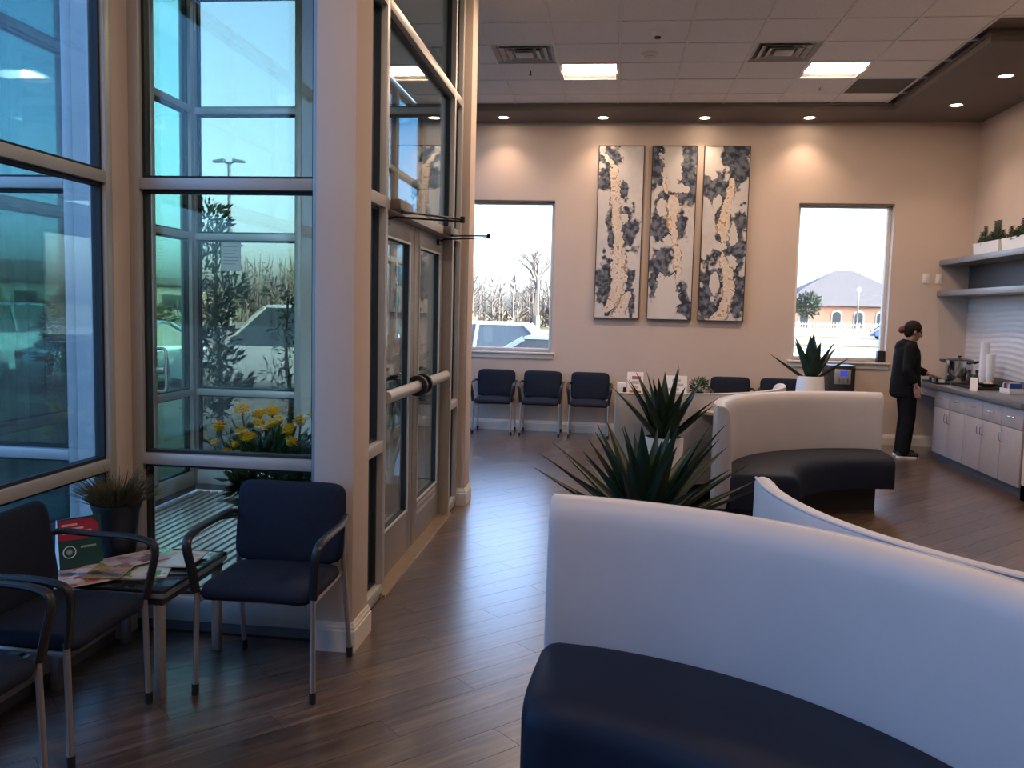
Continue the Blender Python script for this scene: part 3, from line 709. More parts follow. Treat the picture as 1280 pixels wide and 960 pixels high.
magazine((-1.995, 3.19), .2, .15, .20, [(.35, .25, .12), (.45, .33, .06), (.15, .08, .06), (.55, .35, .3)], 'brown and yellow leaflet in the middle of the low table', zt+.021, seed=15, th=.003)
magazine((-1.815, 3.42), .1, .17, .22, [(.70, .70, .67), (.55, .45, .40), (.72, .72, .70)], 'pale magazine near the window side of the low table', zt+.0115, seed=21)
# tent card
tc_ = thing('tent_card', 'green and crimson folded tent card standing on the low table', 'card', (-2.165, 3.25, zt+.020), .92)
GREENC = mat('dark_green_card', (.008, .060, .052), .4, var=.15); CRIM = mat('crimson_card', (.36, .022, .060), .4)
m = MB(); m.loft([[(-.085, -.028, 0), (-.085, -.005, .20), (-.085, .005, .20), (-.085, .028, 0), (-.085, .025, 0), (-.085, 0, .19), (-.085, -.025, 0)],
                  [(.085, -.028, 0), (.085, -.005, .20), (.085, .005, .20), (.085, .028, 0), (.085, .025, 0), (.085, 0, .19), (.085, -.025, 0)]]); m.build('card', GREENC, tc_, smooth=False)
sl_ = (.20)/.023
def onface(x, s, d=.0012): # s = distance up the front face
    q = s/.2013; return (x, -.028+.023*q-d, .20*q)
def face_poly(pts, name, mt, par=tc_, d=.0012):
    mb = MB(); A_ = [mb.v(onface(x, s, d)) for x, s in pts]; B_ = [mb.v(onface(x, s, 0)) for x, s in pts]; mb.bridge(A_, B_); mb.f(A_[::-1]); return mb.build(name, mt, par, smooth=False)
face_poly([(-.083, .115), (.02, .112)] + [(.02+.055*math.sin(PI*k/12), .112+.0415*(1-math.cos(PI*k/12))) for k in range(1, 12)] + [(.02, .195), (-.083, .197)], 'crimson_panel', CRIM)
for k, (x0, x1, s) in enumerate(((-.07, -.01, .172), (-.07, .015, .155), (-.07, .045, .140))): face_poly([(x0, s), (x1, s), (x1, s+.008), (x0, s+.008)], 'text_line', mat('pink_print', (.75, .5, .5), .5, var=.4, scale=300), d=.0018)
MB().tube([Vector(onface(-.045+.024*math.cos(2*PI*k/20), .065+.024*math.sin(2*PI*k/20))) for k in range(20)], .0022, 6, closed=True).build('ring_emblem', PAPER, tc_)
face_poly([(-.045+.012*math.cos(2*PI*k/9), .065+.012*math.sin(2*PI*k/9)) for k in range(9)], 'emblem_mark', mat('grey_green_print', (.25, .38, .36), .5))
face_poly([(.0, .075), (.06, .075), (.06, .083), (.0, .083)], 'text_line', mat('grey_green_print', (.25, .38, .36), .5))
B('fold_side', (-.0865, -.022, .004), (-.0855, .022, .06), PAPER, tc_)
# white side of the card
m = MB(); A_ = [m.v(p) for p in ((-.0862, -.028, 0), (-.0862, -.005, .20), (-.0862, .005, .20), (-.0862, .028, 0))]; B_ = [m.v((v.co.x+.0006, v.co.y, v.co.z)) for v in A_]; m.bridge(A_, B_); m.f(A_); m.f(B_[::-1]); m.build('white_end', PAPER, tc_, smooth=False)
# potted grass
pg = thing('potted_grass', 'olive tufted grass in a dark pot at the window corner', 'potted plant', (-2.135, 3.475, zt+.0005))
DPOT = mat('dark_grey_pot', (.012, .014, .020), .45)
MB().lathe([(.072, 0), (.076, .006), (.096, .20), (.105, .222), (.105, .232), (.097, .234), (.094, .215)], 28, cap1=False).build('pot', DPOT, pg)
MB().lathe([(.001, .218), (.094, .214)], 20, cap0=False, cap1=False).build('soil', SOIL, pg)
random.seed(11); m = MB()
for k in range(420):
    a = random.uniform(0, 2*PI); r = .075*math.sqrt(random.random()); tl = random.uniform(.85, 1.5)-r*4.5; L = random.uniform(.10, .19)
    p = Vector((r*math.cos(a), r*math.sin(a), .215)); d = Vector((math.cos(a), math.sin(a), 0)); pts = []
    for q in range(5):
        pts.append(p.copy()); p = p + (d*math.cos(tl)+Vector((0, 0, 1))*math.sin(tl))*L/4; tl -= random.uniform(.0, .16)
    m.tube(pts, lambda s: (.0046*(1-s)+.0006, .0016*(1-s)+.0005), 5)
tag(m.build('grass_blades', mat('olive_grass', (.085, .075, .035), .7, var=.45, scale=30), pg), kind='stuff')

# ---- far console with brochures
tb2 = thing('side_table', 'dark console table with brochures behind the far booths', 'table', (.70, 10.80, 0))
B('table_top', (-.55, -.20, .50), (.55, .20, .53), mat('dark_walnut', (.035, .025, .022), .4), tb2, .004)
for sx in (-1, 1):
    for sy in (-1, 1): B('leg', (sx*.51-.02, sy*.16-.02, 0), (sx*.51+.02, sy*.16+.02, .50), BLACKM, tb2, .003)
def holder(x, w_, h_, lab, cols, seed):
    e = thing('brochure_stand', lab, 'brochure stand', (x, 10.74, .53), 0, 'stands on the console table')
    m = MB(); m.loft([[(-w_/2, 0, 0), (-w_/2, .06, h_), (-w_/2, .066, h_), (-w_/2, .006, 0)], [(w_/2, 0, 0), (w_/2, .06, h_), (w_/2, .066, h_), (w_/2, .006, 0)]]); m.build('sheet', PAPER, e, smooth=False)
    B('base_foot', (-w_/2, -.02, 0), (w_/2, .08, .008), mat('clear_acrylic', (.5, .5, .5), .2), e, .002)
    random.seed(seed)
    for k in range(4):
        z0 = .03+h_*.2*k; x0 = random.uniform(-.4, -.1)*w_; x1 = random.uniform(.1, .42)*w_; c = cols[k % len(cols)]
        m = MB(); q = lambda z: .06*z/h_-.0015
        A_ = [m.v((x0, q(z0), z0)), m.v((x1, q(z0), z0)), m.v((x1, q(z0+h_*.13), z0+h_*.13)), m.v((x0, q(z0+h_*.13), z0+h_*.13))]; B_ = [m.v(v.co+Vector((0, .001, 0))) for v in A_]; m.bridge(A_, B_); m.f(A_)
        m.build('printed_block', c, e, smooth=False)
REDP = mat('red_print', (.42, .08, .07), .5); SKINP = mat('tan_print', (.55, .38, .30), .5); GREYP = mat('grey_print', (.42, .42, .43), .5)
holder(.33, .20, .30, 'brochure stand with red and tan print behind the agave', [REDP, SKINP, GREYP], 1)
holder(.84, .26, .27, 'white framed notice on the console table', [GREYP, GREYP], 2)
e = thing('small_box', 'small white box with black sides at the console end', 'box', (.10+.06, 10.66, .53))
B('carton', (-.055, -.05, 0), (.055, .05, .17), PAPER, e, .004); B('band', (.018, -.0515, .03), (.0555, .051, .12), BLACKP, e)
bsh = thing('potted_shrub', 'small round green plant at the right end of the console', 'potted plant', (1.12, 10.80, .53))
MB().lathe([(.05, 0), (.065, .08), (.06, .08)], 20, cap1=True).build('pot', DPOT, bsh)
def leaf_cloud(center, rad, n, size, seed, mb=None, flat=.5):
    random.seed(seed); mb = mb or MB()
    for k in range(n):
        q = Vector((random.gauss(0, 1), random.gauss(0, 1), random.gauss(0, 1))).normalized()*(random.random()**.4)
        p = Vector(center)+Vector((q.x*rad[0], q.y*rad[1], q.z*rad[2])); d = (q+Vector((random.uniform(-.6, .6), random.uniform(-.6, .6), random.uniform(-.2, .8)))).normalized()
        s_ = d.cross(Vector((random.random(), random.random(), random.random()))).normalized(); n_ = d.cross(s_); L = size*random.uniform(.6, 1.3); W = L*.36
        a = mb.v(p); b = mb.v(p+d*L*.5+s_*W*.5); c = mb.v(p+d*L-n_*L*.12); e_ = mb.v(p+d*L*.5-s_*W*.5); f0_ = mb.v(p+d*L*.45+n_*L*.06)
        mb.f([a, b, f0_]); mb.f([b, c, f0_]); mb.f([c, e_, f0_]); mb.f([e_, a, f0_])
    return mb
tag(leaf_cloud((0, 0, .15), (.10, .10, .09), 240, .05, 3).build('foliage', LEAFG, bsh), kind='stuff')

# ---- water dispenser
wd_ = thing('water_dispenser', 'black water dispenser with silver and blue panel by the back window', 'water dispenser', (2.79, 10.80, 0))
B('body', (-.15, -.19, 0), (.15, .20, .985), BLACKP, wd_, .02); B('top_cap', (-.152, -.19, .985), (.152, .20, 1.0), mat('grey_cap', (.10, .10, .11), .4), wd_, .006)
B('control_panel', (-.095, -.198, .775), (.095, -.188, .955), mat('silver_panel', (.45, .44, .43), .35, .6), wd_, .004)
B('display', (-.03, -.202, .875), (.05, -.197, .935), mat('blue_display', (.02, .03, .25), .3, emit=(.02, .04, .35), estr=.5), wd_)
for x in (-.05, 0, .05): MB().cyl((x, -.215, .845), (x, -.205, .80), .012, n=10).build('spout', STEEL, wd_)
B('drip_tray', (-.10, -.24, .55), (.10, -.188, .575), BLACKM, wd_, .004)
e = thing('sill_speaker', 'small black box standing on the sill of the right window', 'speaker', (3.345, 11.06, WZ0))
B('cabinet', (-.045, -.04, 0), (.045, .04, .145), BLACKP, e, .006); B('grille', (-.038, -.043, .01), (.038, -.039, .135), mat('speaker_cloth', (.02, .02, .022), .9, var=.3, scale=200), e)
for x, lab in ((3.82, 'white wall switch plate nearer the window'), (3.975, 'white wall switch plate nearer the shelf end')):
    e = thing('switch_plate', lab, 'switch', (x, YW, 2.075), 0, 'switch plates on the back wall')
    B('plate', (-.04, -.008, -.06), (.04, 0, .06), WHITE, e, .003); B('rocker', (-.016, -.012, -.033), (.016, -.006, .033), WHITE, e, .002)

# ---- paintings
def painting(x0, x1, label, seed, cream, dark, pale):
    z0, z1 = 1.49, 3.66; Wd, Hd = x1-x0, z1-z0
    t = thing('painting', label, 'painting', ((x0+x1)/2, YW-.03, (z0+z1)/2), 0, 'three tall abstract paintings'); t.rotation_euler = (math.radians(-.6), 0, 0)
    bm = bmesh.new(); lay = bm.loops.layers.float_color.new('tone'); nx, ny = 64, 240
    V = [[bm.verts.new((-Wd/2+.006+(Wd-.012)*i/nx, -.02, -Hd/2+.006+(Hd-.012)*j/ny)) for j in range(ny+1)] for i in range(nx+1)]
    def interp(L_, v_):
        for k in range(len(L_)-1):
            if L_[k][0] <= v_ <= L_[k+1][0]:
                s = (v_-L_[k][0])/(L_[k+1][0]-L_[k][0]); return [a+(b-a)*s for a, b in zip(L_[k][1:], L_[k+1][1:])]
        return None
    for i in range(nx):
        for j in range(ny):
            u_, v_ = (i+.5)/nx, 1-(j+.5)/ny      # v from the top
            n1 = noise.fractal(Vector((u_*4, v_*15, seed)), 1.0, 2.0, 5); n2 = noise.fractal(Vector((u_*11, v_*40, seed+9)), 1.0, 2.0, 4); n3 = noise.noise(Vector((u_*2, v_*6, seed+30)))
            c = Vector((.60, .57, .56)) + Vector((.05, .05, .06))*n3 + Vector((.03, .03, .03))*n2
            if n3 > .2: c = c.lerp(Vector((.42, .42, .46)), min(1, (n3-.2)*1.3))
            D = 0
            for (bu, bv, ru, rv) in dark:
                q = math.hypot((u_-bu)/(ru*1.22), (v_-bv)/(rv*1.18)) + n1*.6 + n2*.22
                D = max(D, min(1, (1.0-q)*5))
            if D > 0:
                dk = Vector((.018, .026, .048)).lerp(Vector((.15, .17, .215)), max(0, min(1, .45+n2*1.3)))
                c = c.lerp(dk, D)
            for (bu, bv, ru, rv) in pale:
                q = math.hypot((u_-bu)/ru, (v_-bv)/rv) + n1*.5 + n2*.3
                if q < 1: c = Vector((.62, .585, .55))
            for path in cream:
                r = interp(path, v_)
                if r:
                    cu, wu = r; dist = abs(u_+n1*.05+n2*.035-cu)/max(wu, .001)
                    if dist < 1:
                        cc = Vector((.64, .53, .43)).lerp(Vector((.72, .66, .60)), max(0, min(1, .5+n2*1.6)))
                        if dist > .80 and n1 > .12: cc = Vector((.40, .23, .09))
                        elif n2 > .42: cc = Vector((.45, .28, .13))
                        c = cc
                    elif dist < 1.28 and n1 < .05: c = c.lerp(Vector((.03, .03, .035)), .7)
            f_ = bm.faces.new([V[i][j], V[i+1][j], V[i+1][j+1], V[i][j+1]])
            for l in f_.loops: l[lay] = (c.x, c.y, c.z, 1)
    me = bpy.data.meshes.new('canvas'); bmesh.ops.recalc_face_normals(bm, faces=bm.faces); bm.to_mesh(me); bm.free()
    link('canvas', me, CANVAS, t)
    FR = mat('dark_brown_frame', (.030, .018, .014), .4)
    for a, b in (((-Wd/2, -.026, -Hd/2), (-Wd/2+.010, .026, Hd/2)), ((Wd/2-.010, -.026, -Hd/2), (Wd/2, .026, Hd/2)), ((-Wd/2+.010, -.026, -Hd/2), (Wd/2-.010, .026, -Hd/2+.010)), ((-Wd/2+.010, -.026, Hd/2-.010), (Wd/2-.010, .026, Hd/2))): B('frame_rail', a, b, FR, t)
    B('backing', (-Wd/2+.01, -.015, -Hd/2+.01), (Wd/2-.01, .02, Hd/2-.01), PAPER, t)
CANVAS = vcol_mat('painted_canvas', rough=.7, bump=.3)
painting(-.222, .352, 'leftmost tall abstract painting, navy clouds and a cream streak', 3.1,
  [[(.04, .10, .05), (.08, .22, .06), (.12, .33, .07), (.2, .36, .09), (.35, .40, .11), (.5, .47, .09), (.62, .50, .13), (.75, .52, .19), (.86, .5, .16), (.93, .35, .12), (.965, .25, .06)], [(.84, .75, .04), (.9, .68, .12), (.99, .55, .16)]],
  [(.22, .06, .30, .05), (.15, .17, .16, .07), (.58, .26, .09, .05), (.70, .5, .22, .13), (.28, .44, .11, .05), (.36, .53, .10, .05), (.22, .76, .22, .11), (.32, .9, .1, .07), (.75, .78, .12, .08), (.82, .92, .08, .06)], [(.6, .42, .10, .03), (.75, .64, .12, .03)])
painting(.445, 1.005, 'middle tall abstract painting with pale patches and a thin cream streak', 7.7,
  [[(.28, .50, .10), (.35, .50, .13), (.45, .50, .10), (.52, .56, .07), (.6, .62, .07), (.7, .66, .06), (.79, .66, .03)], [(.15, .24, .05), (.24, .33, .06), (.27, .36, .03)]],
  [(.12, .1, .16, .16), (.80, .12, .22, .20), (.33, .3, .2, .06), (.26, .47, .24, .10), (.66, .46, .16, .09), (.28, .68, .26, .12), (.15, .79, .14, .09), (.75, .85, .12, .08), (.85, .93, .16, .07), (.75, .27, .3, .05)],
  [(.48, .07, .22, .12), (.28, .36, .12, .05), (.45, .545, .14, .03), (.56, .24, .16, .025), (.42, .87, .26, .12), (.3, .84, .10, .09), (.80, .25, .07, .02)])
painting(1.085, 1.648, 'rightmost tall abstract painting with a charcoal oval low on its left', 12.4,
  [[(.18, .62, .05), (.25, .60, .08), (.35, .52, .11), (.45, .46, .12), (.53, .52, .09), (.56, .5, .04)], [(.60, .44, .03), (.66, .52, .08), (.74, .62, .12), (.84, .66, .13), (.93, .55, .14), (.995, .42, .18)]],
  [(.70, .09, .32, .12), (.25, .22, .30, .10), (.45, .28, .1, .12), (.72, .50, .24, .13), (.4, .45, .10, .08), (.80, .63, .18, .14), (.24, .78, .26, .13), (.14, .9, .2, .12), (.85, .85, .15, .13), (.5, .58, .18, .04)],
  [(.16, .10, .16, .08), (.34, .79, .09, .075), (.68, .50, .12, .06), (.32, .32, .10, .03), (.66, .66, .13, .035), (.40, .57, .14, .02)])

# ================================================================== COFFEE COUNTER
ZT = .853
tag(B('worktop', (3.615, 7.94, ZT-.05), (XR, YW, ZT), COUNTER, None, .004), 'dark grey countertop running along the right wall', 'countertop')
ys = [10.04, 9.625, 9.21, 8.79, 8.375, 7.955]
def pull(par, p0, p1, out):
    a, b = Vector(p0), Vector(p1); o_ = Vector(out)
    MB().tube(smooth_path([a, a+o_*.7+(b-a)*.06, a+o_+(b-a)*.25, b+o_-(b-a)*.25, b+o_*.7-(b-a)*.06, b], 4), (.006, .004), 8).build('handle', STEEL, par)
def cabinet(bays, label):
    ya, yb = ys[bays[0]], ys[bays[-1]+1]
    e = thing('base_cabinet', label, 'cabinet', (0, 0, 0), 0, 'taupe base cabinets under the counter')
    B('carcass', (3.672, yb+.001, .095), (XR-.01, ya-.001, ZT-.052), CAB, e)
    B('toe_kick', (3.72, yb+.001, 0), (XR-.01, ya-.001, .095), mat('grey_toe_kick', (.12, .115, .115), .6), e)
    for n_, k in enumerate(bays):
        y1, y0 = ys[k]-.004, ys[k+1]+.004
        d = B('drawer', (3.652, y0, .615), (3.671, y1, ZT-.062), CAB, e, .002); ym = (y0+y1)/2
        pull(d, (3.652, ym-.055, .715), (3.652, ym+.055, .715), (-.028, 0, 0))
        d = B('door', (3.652, y0, .098), (3.671, y1, .607), CAB, e, .002)
        yh = y0+.035 if n_ == 0 and len(bays) > 1 else y1-.035
        pull(d, (3.652, yh, .46), (3.652, yh, .56), (-.028, 0, 0))
cabinet([0, 1], 'taupe base cabinet nearest the person, two drawers over two doors')
cabinet([2, 3], 'taupe base cabinet in the middle of the counter')
cabinet([4], 'taupe single-door base cabinet at the right edge of the photo')
B_ = B('desk_apron', (3.66, 10.045, ZT-.15), (3.69, YW-.005, ZT-.051), CAB); tag(B_, 'taupe apron panel under the counter behind the person', 'panel')
tag(B('backsplash_curb', (XR-.025, 7.94, ZT), (XR-.001, YW-.001, ZT+.09), COUNTER, None, .003), 'dark grey upstand at the back of the counter', 'upstand')
m = MB(); ny_, nz_ = 70, 84; V = []
for i in range(ny_+1):
    row = []
    for j in range(nz_+1):
        y = 7.94+(YW-7.945)*i/ny_; z = ZT+.09+(1.855-ZT-.09)*j/nz_
        row.append(m.v((XR-.006-.006*(.5+.5*math.sin(z*105+2.6*math.sin(y*1.7)+1.6*math.sin(y*3.9+z*3))), y, z)))
    V.append(row)
for i in range(ny_):
    for j in range(nz_): m.f([V[i][j], V[i+1][j], V[i+1][j+1], V[i][j+1]])
tag(m.build('wave_panel', mat('white_wave_tile', (.66, .635, .62), .4, var=.02), ang=80), 'white wave-textured backsplash panel below the shelves', 'backsplash')
tag(B('shelf_back_panel', (XR-.02, 7.94, 1.93), (XR-.001, YW-.001, 2.237), mat('charcoal_panel', (.075, .077, .082), .5)), 'charcoal panel between the two wall shelves', 'panel')
tag(B('wall_shelf', (3.965, 7.94, 2.237), (XR, YW-.001, 2.300), SHELF, None, .003), 'upper grey wall shelf carrying the white planters', 'shelf')
tag(B('wall_shelf', (3.96, 7.94, 1.862), (XR, YW-.001, 1.928), SHELF, None, .003), 'lower grey wall shelf above the wave backsplash', 'shelf')
SUCC = mat('succulent_green', (.035, .060, .024), .6, var=.5, scale=30)
for y0, y1, lab, sd in ((9.62, 10.27, 'white trough planter at the far end of the upper shelf', 1), (8.92, 9.56, 'white trough planter second from the back wall on the upper shelf', 2), (8.2, 8.85, 'white trough planter nearest the viewer on the upper shelf', 3)):
    e = thing('shelf_planter', lab, 'planter', (4.10, (y0+y1)/2, 2.3005), 0, 'white planters on the upper shelf'); h = (y1-y0)/2
    m = MB(); m.loft([[(-.055, -h+.02, 0), (.055, -h+.02, 0), (.055, h-.02, 0), (-.055, h-.02, 0)], [(-.068, -h, .135), (.068, -h, .135), (.068, h, .135), (-.068, h, .135)], [(-.058, -h+.01, .135), (.058, -h+.01, .135), (.058, h-.01, .135), (-.058, h-.01, .135)], [(-.056, -h+.012, .11), (.056, -h+.012, .11), (.056, h-.012, .11), (-.056, h-.012, .11)]])
    m.build('trough', WHITE, e, smooth=False)
    random.seed(sd*5)
    for k in range(7):
        yy = -h+.07+(2*h-.14)*k/6; hh = random.choice((.10, .16, .25, .20, .13)); m = MB()
        for q in range(int(hh/.018)):
            zz = .12+q*.018; rr = .045*(1-.45*q*.018/hh)
            for a in range(6):
                an = a*PI/3+q*.5; d = Vector((math.cos(an), math.sin(an), .7)).normalized()
                agd = Vector((0, yy, zz)); s_ = Vector((-math.sin(an), math.cos(an), 0))
                A_ = m.v(agd); Bq = m.v(agd+d*rr*.6+s_*rr*.26); Cq = m.v(agd+d*rr*1.25); Dq = m.v(agd+d*rr*.6-s_*rr*.26); Eq = m.v(agd+d*rr*.6+Vector((0, 0, .010)))
                m.f([A_, Bq, Eq]); m.f([Bq, Cq, Eq]); m.f([Cq, Dq, Eq]); m.f([Dq, A_, Eq]); m.f([A_, Dq, Cq, Bq])
        m.build('succulent', SUCC, e, smooth=False)
    leaf_cloud((0, 0, .15), (.06, h*.95, .035), 260, .05, sd).build('ground_cover', SUCC, e)['kind'] = 'stuff'
# urn
ur = thing('stock_pot', 'large stainless pot with black handles on the counter beside the person', 'pot', (4.0, 10.33, ZT), -.9)
MB().lathe([(.138, 0), (.142, .01), (.142, .25), (.148, .256), (.148, .262), (.138, .262), (.136, .03)], 36, cap1=True).build('body', STEEL, ur)
MB().lathe([(.149, .262), (.150, .272), (.12, .282), (.04, .290), (.01, .29)], 36, cap0=False).build('lid', mat('dark_glass_lid', (.06, .06, .065), .15), ur)
MB().lathe([(.012, .285), (.012, .30), (.024, .306), (.022, .318), (.005, .32)], 16).build('knob', BLACKP, ur)
for s in (-1, 1): MB().tube(smooth_path([(s*.142, -.05, .235), (s*.20, -.045, .255), (s*.215, 0, .258), (s*.20, .045, .255), (s*.142, .05, .235)], 4), (.014, .011), 8).build('handle', BLACKP, ur)
def cup_stack(x, y, h, lab):
    n = int(h/.012); pr = [(.030, 0)]
    e = thing('cup_stack', lab, 'cups', (x, y, ZT+.016), 0, 'stacks of white foam cups')
    m = MB(); m.lathe([(.030, 0), (.044, .10), (.046, .10), (.046, .106), (.040, .106)], 20); me = m.mesh('cup'); me.materials.append(mat('foam_cup', (.80, .77, .75), .6, var=.01))
    for k in range(int((h-.10)/.0125)): link('cup', me, None, e, (0, 0, k*.0125))
cup_stack(4.10, 9.92, .49, 'taller stack of white foam cups on the counter'); cup_stack(4.12, 9.80, .36, 'shorter stack of white foam cups on the counter')
TRAYM = mat('black_wicker', (.022, .017, .016), .6, var=.4, scale=80, bump=.5, bscale=150)
def tray(x0, y0, x1, y1, z, lab, h=.03):
    m = MB(); m.box((x0, y0, z), (x1, y1, z+.008), .002)
    for a, b in (((x0, y0), (x0+.01, y1)), ((x1-.01, y0), (x1, y1)), ((x0, y0), (x1, y0+.01)), ((x0, y1-.01), (x1, y1))): m.box((*a, z), (*b, z+h))
    return tag(m.build('serving_tray', TRAYM, smooth=False), lab, 'tray')
tray(3.80, 9.38, 4.22, 10.0, ZT, 'black tray under the foam cups on the counter')
tray(3.66, 10.02, 3.80, 10.50, ZT, 'small black tray of cutlery in front of the stainless pot', .02)
for k, (x, y) in enumerate(((3.73, 10.08), (3.73, 10.17), (3.73, 10.27), (3.72, 10.36))):
    e = thing('condiment_jar', ['silver lidded jar nearest the foam cups', 'short silver jar second from the foam cups', 'silver jar in front of the stainless pot handle', 'silver jar by the hand of the person'][k], 'jar', (x, y, ZT+.008), 0, 'jars on the small counter tray')
    MB().lathe([(.028, 0), (.032, .01), (.032, .045), (.026, .052)], 16).build('jar_body', STEEL if k % 2 else WHITE, e); MB().lathe([(.034, .050), (.034, .060), (.01, .066)], 16).build('lid', STEEL, e)
for k, (x, y, h) in enumerate(((4.02, 10.02+.05, .17), (4.10, 10.06, .17))):
    e = thing('dark_bottle', ('dark bottle with black cap left of the cup stacks', 'dark bottle with black cap half hidden by the cup stacks')[k], 'bottle', (x, y+.02, ZT), 0, 'dark bottles by the cups')
    MB().lathe([(.026, 0), (.028, .01), (.028, .10), (.014, .125), (.013, .14)], 16).build('bottle_body', mat('brown_glass', (.05, .03, .02), .15), e); MB().lathe([(.019, .138), (.019, .17), (.012, .174)], 14).build('cap', BLACKP, e)
e = thing('counter_sign', 'small white folded sign at the front of the cup tray', 'sign', (3.76, 9.30, ZT), 1.15)
m = MB(); m.loft([[(-.05, -.035, 0), (0, -.035, .135), (.004, -.035, .135), (.05, -.035, 0), (.046, -.035, 0), (.001, -.035, .127), (-.046, -.035, 0)], [(-.05, .035, 0), (0, .035, .135), (.004, .035, .135), (.05, .035, 0), (.046, .035, 0), (.001, .035, .127), (-.046, .035, 0)]]); m.build('folded_card', PAPER, e, smooth=False)
e = thing('sugar_caddy', 'blue and white packet caddy at the right end of the counter', 'caddy', (4.02, 9.05, ZT), .1)
m = MB(); m.box((-.07, -.09, 0), (.07, .09, .012)); m.box((-.07, -.09, 0), (-.064, .09, .055)); m.box((.064, -.09, 0), (.07, .09, .055)); m.box((-.064, -.09, 0), (.064, -.084, .055)); m.box((-.064, .084, 0), (.064, .09, .055)); m.build('caddy_box', WHITE, e, smooth=False)
for k in range(10): B('packet', (-.055, -.08+k*.016, .013), (.055, -.073+k*.016, .095+.01*(k % 3)), (mat('blue_packet', (.03, .07, .30), .5), PAPER, mat('pink_packet', (.55, .2, .2), .5))[(k // 2) % 3], e)
e = thing('creamer_bowl', 'shallow bowl of wrapped snacks on the cup tray', 'bowl', (4.02, 9.60, ZT+.009))
MB().lathe([(.05, 0), (.085, .035), (.09, .05), (.083, .05), (.05, .012)], 24).build('bowl', BLACKP, e)
for k in range(7): MB().ball((.045*math.cos(k*2.4)*(k/7), .045*math.sin(k*2.4)*(k/7), .045), (.022, .018, .014), 8, 5).build('snack', mat('tan_snack', (.55, .42, .32), .6), e)

# ================================================================== PERSON
def cap_chain(mb, pts, n=12):
    """tapered capsules along a joint chain: (point, radius)"""
    for (p, r), (q, s) in zip(pts, pts[1:]):
        p, q = Vector(p), Vector(q); k = max(2, int((q-p).length/.02))
        for i in range(k+1):
            t = i/k; mb.ball(p.lerp(q, t), r+(s-r)*t, n, 8)
def remesh(mb, voxel, name, iters=6):
    me = mb.mesh(name, False); o = bpy.data.objects.new(name, me); COL.objects.link(o)
    md = o.modifiers.new('r', 'REMESH'); md.mode = 'VOXEL'; md.voxel_size = voxel; md.use_smooth_shade = True
    sm = o.modifiers.new('s', 'SMOOTH'); sm.factor = .5; sm.iterations = iters
    dg = bpy.context.evaluated_depsgraph_get(); dg.update()
    out = bpy.data.meshes.new_from_object(o.evaluated_get(dg)); bpy.data.objects.remove(o); bpy.data.meshes.remove(me)
    out.polygons.foreach_set('use_smooth', [True]*len(out.polygons)); return out
SKIN = mat('skin', (.30, .165, .115), .55, var=.05); CLOTH = mat('black_cloth', (.005, .0055, .0075), .9, var=.2, scale=20, bump=.3, bscale=60, spec=.2)
HAIR = mat('dark_auburn_hair', (.014, .007, .006), .7, spec=.2, var=.4, scale=40); BUN = mat('lit_auburn_bun', (.10, .018, .013), .7, var=.3, scale=40)  # bun is auburn hair with its reddish lit tone put into the colour
pr = thing('person', 'person in a black hooded top and trousers working at the counter', 'person', (3.385, 10.16, 0), -.12)
b = MB()
# head tilted down and forward (+x)
hc = Vector((.040, 0, 1.442)); hr = Matrix.Rotation(.28, 3, 'Y')
b.ball(hc+Vector((-.012, 0, .014)), (.088, .070, .088), 20, 14); b.ball(hc+hr @ Vector((.018, 0, -.035)), (.062, .056, .075), 18, 12, hr)
b.ball(hc+hr @ Vector((.045, 0, -.085)), (.030, .034, .024), 12, 8, hr)                       # chin
b.ball(hc+hr @ Vector((.086, 0, -.030)), (.018, .012, .020), 10, 8, hr); b.ball(hc+hr @ Vector((.074, 0, -.005)), (.014, .010, .026), 10, 8, hr)  # nose
b.ball(hc+hr @ Vector((.068, 0, -.064)), (.014, .022, .007), 10, 6, hr); b.ball(hc+hr @ Vector((.066, 0, -.074)), (.013, .020, .008), 10, 6, hr)  # lips
for s in (-1, 1):
    b.ball(hc+hr @ Vector((.062, s*.030, .016)), (.020, .022, .007), 10, 6, hr); b.ball(hc+Vector((-.005, s*.071, -.012)), (.018, .010, .030), 10, 8)
cap_chain(b, [((.022, 0, 1.385), .050), ((-.008, 0, 1.30), .055)])
b.ball((-.005, 0, 1.17), (.10, .15, .14), 16, 12); b.ball((0, 0, .98), (.10, .135, .14), 16, 12); b.ball((-.01, 0, .84), (.115, .155, .11), 16, 12)
for s in (-1, 1):
    cap_chain(b, [((0, s*.09, .82), .082), ((.015, s*.092, .46), .052), ((-.015, s*.092, .09), .036)])
    cap_chain(b, [((-.02, s*.092, .04), .036), ((.10, s*.098, .03), .028)])
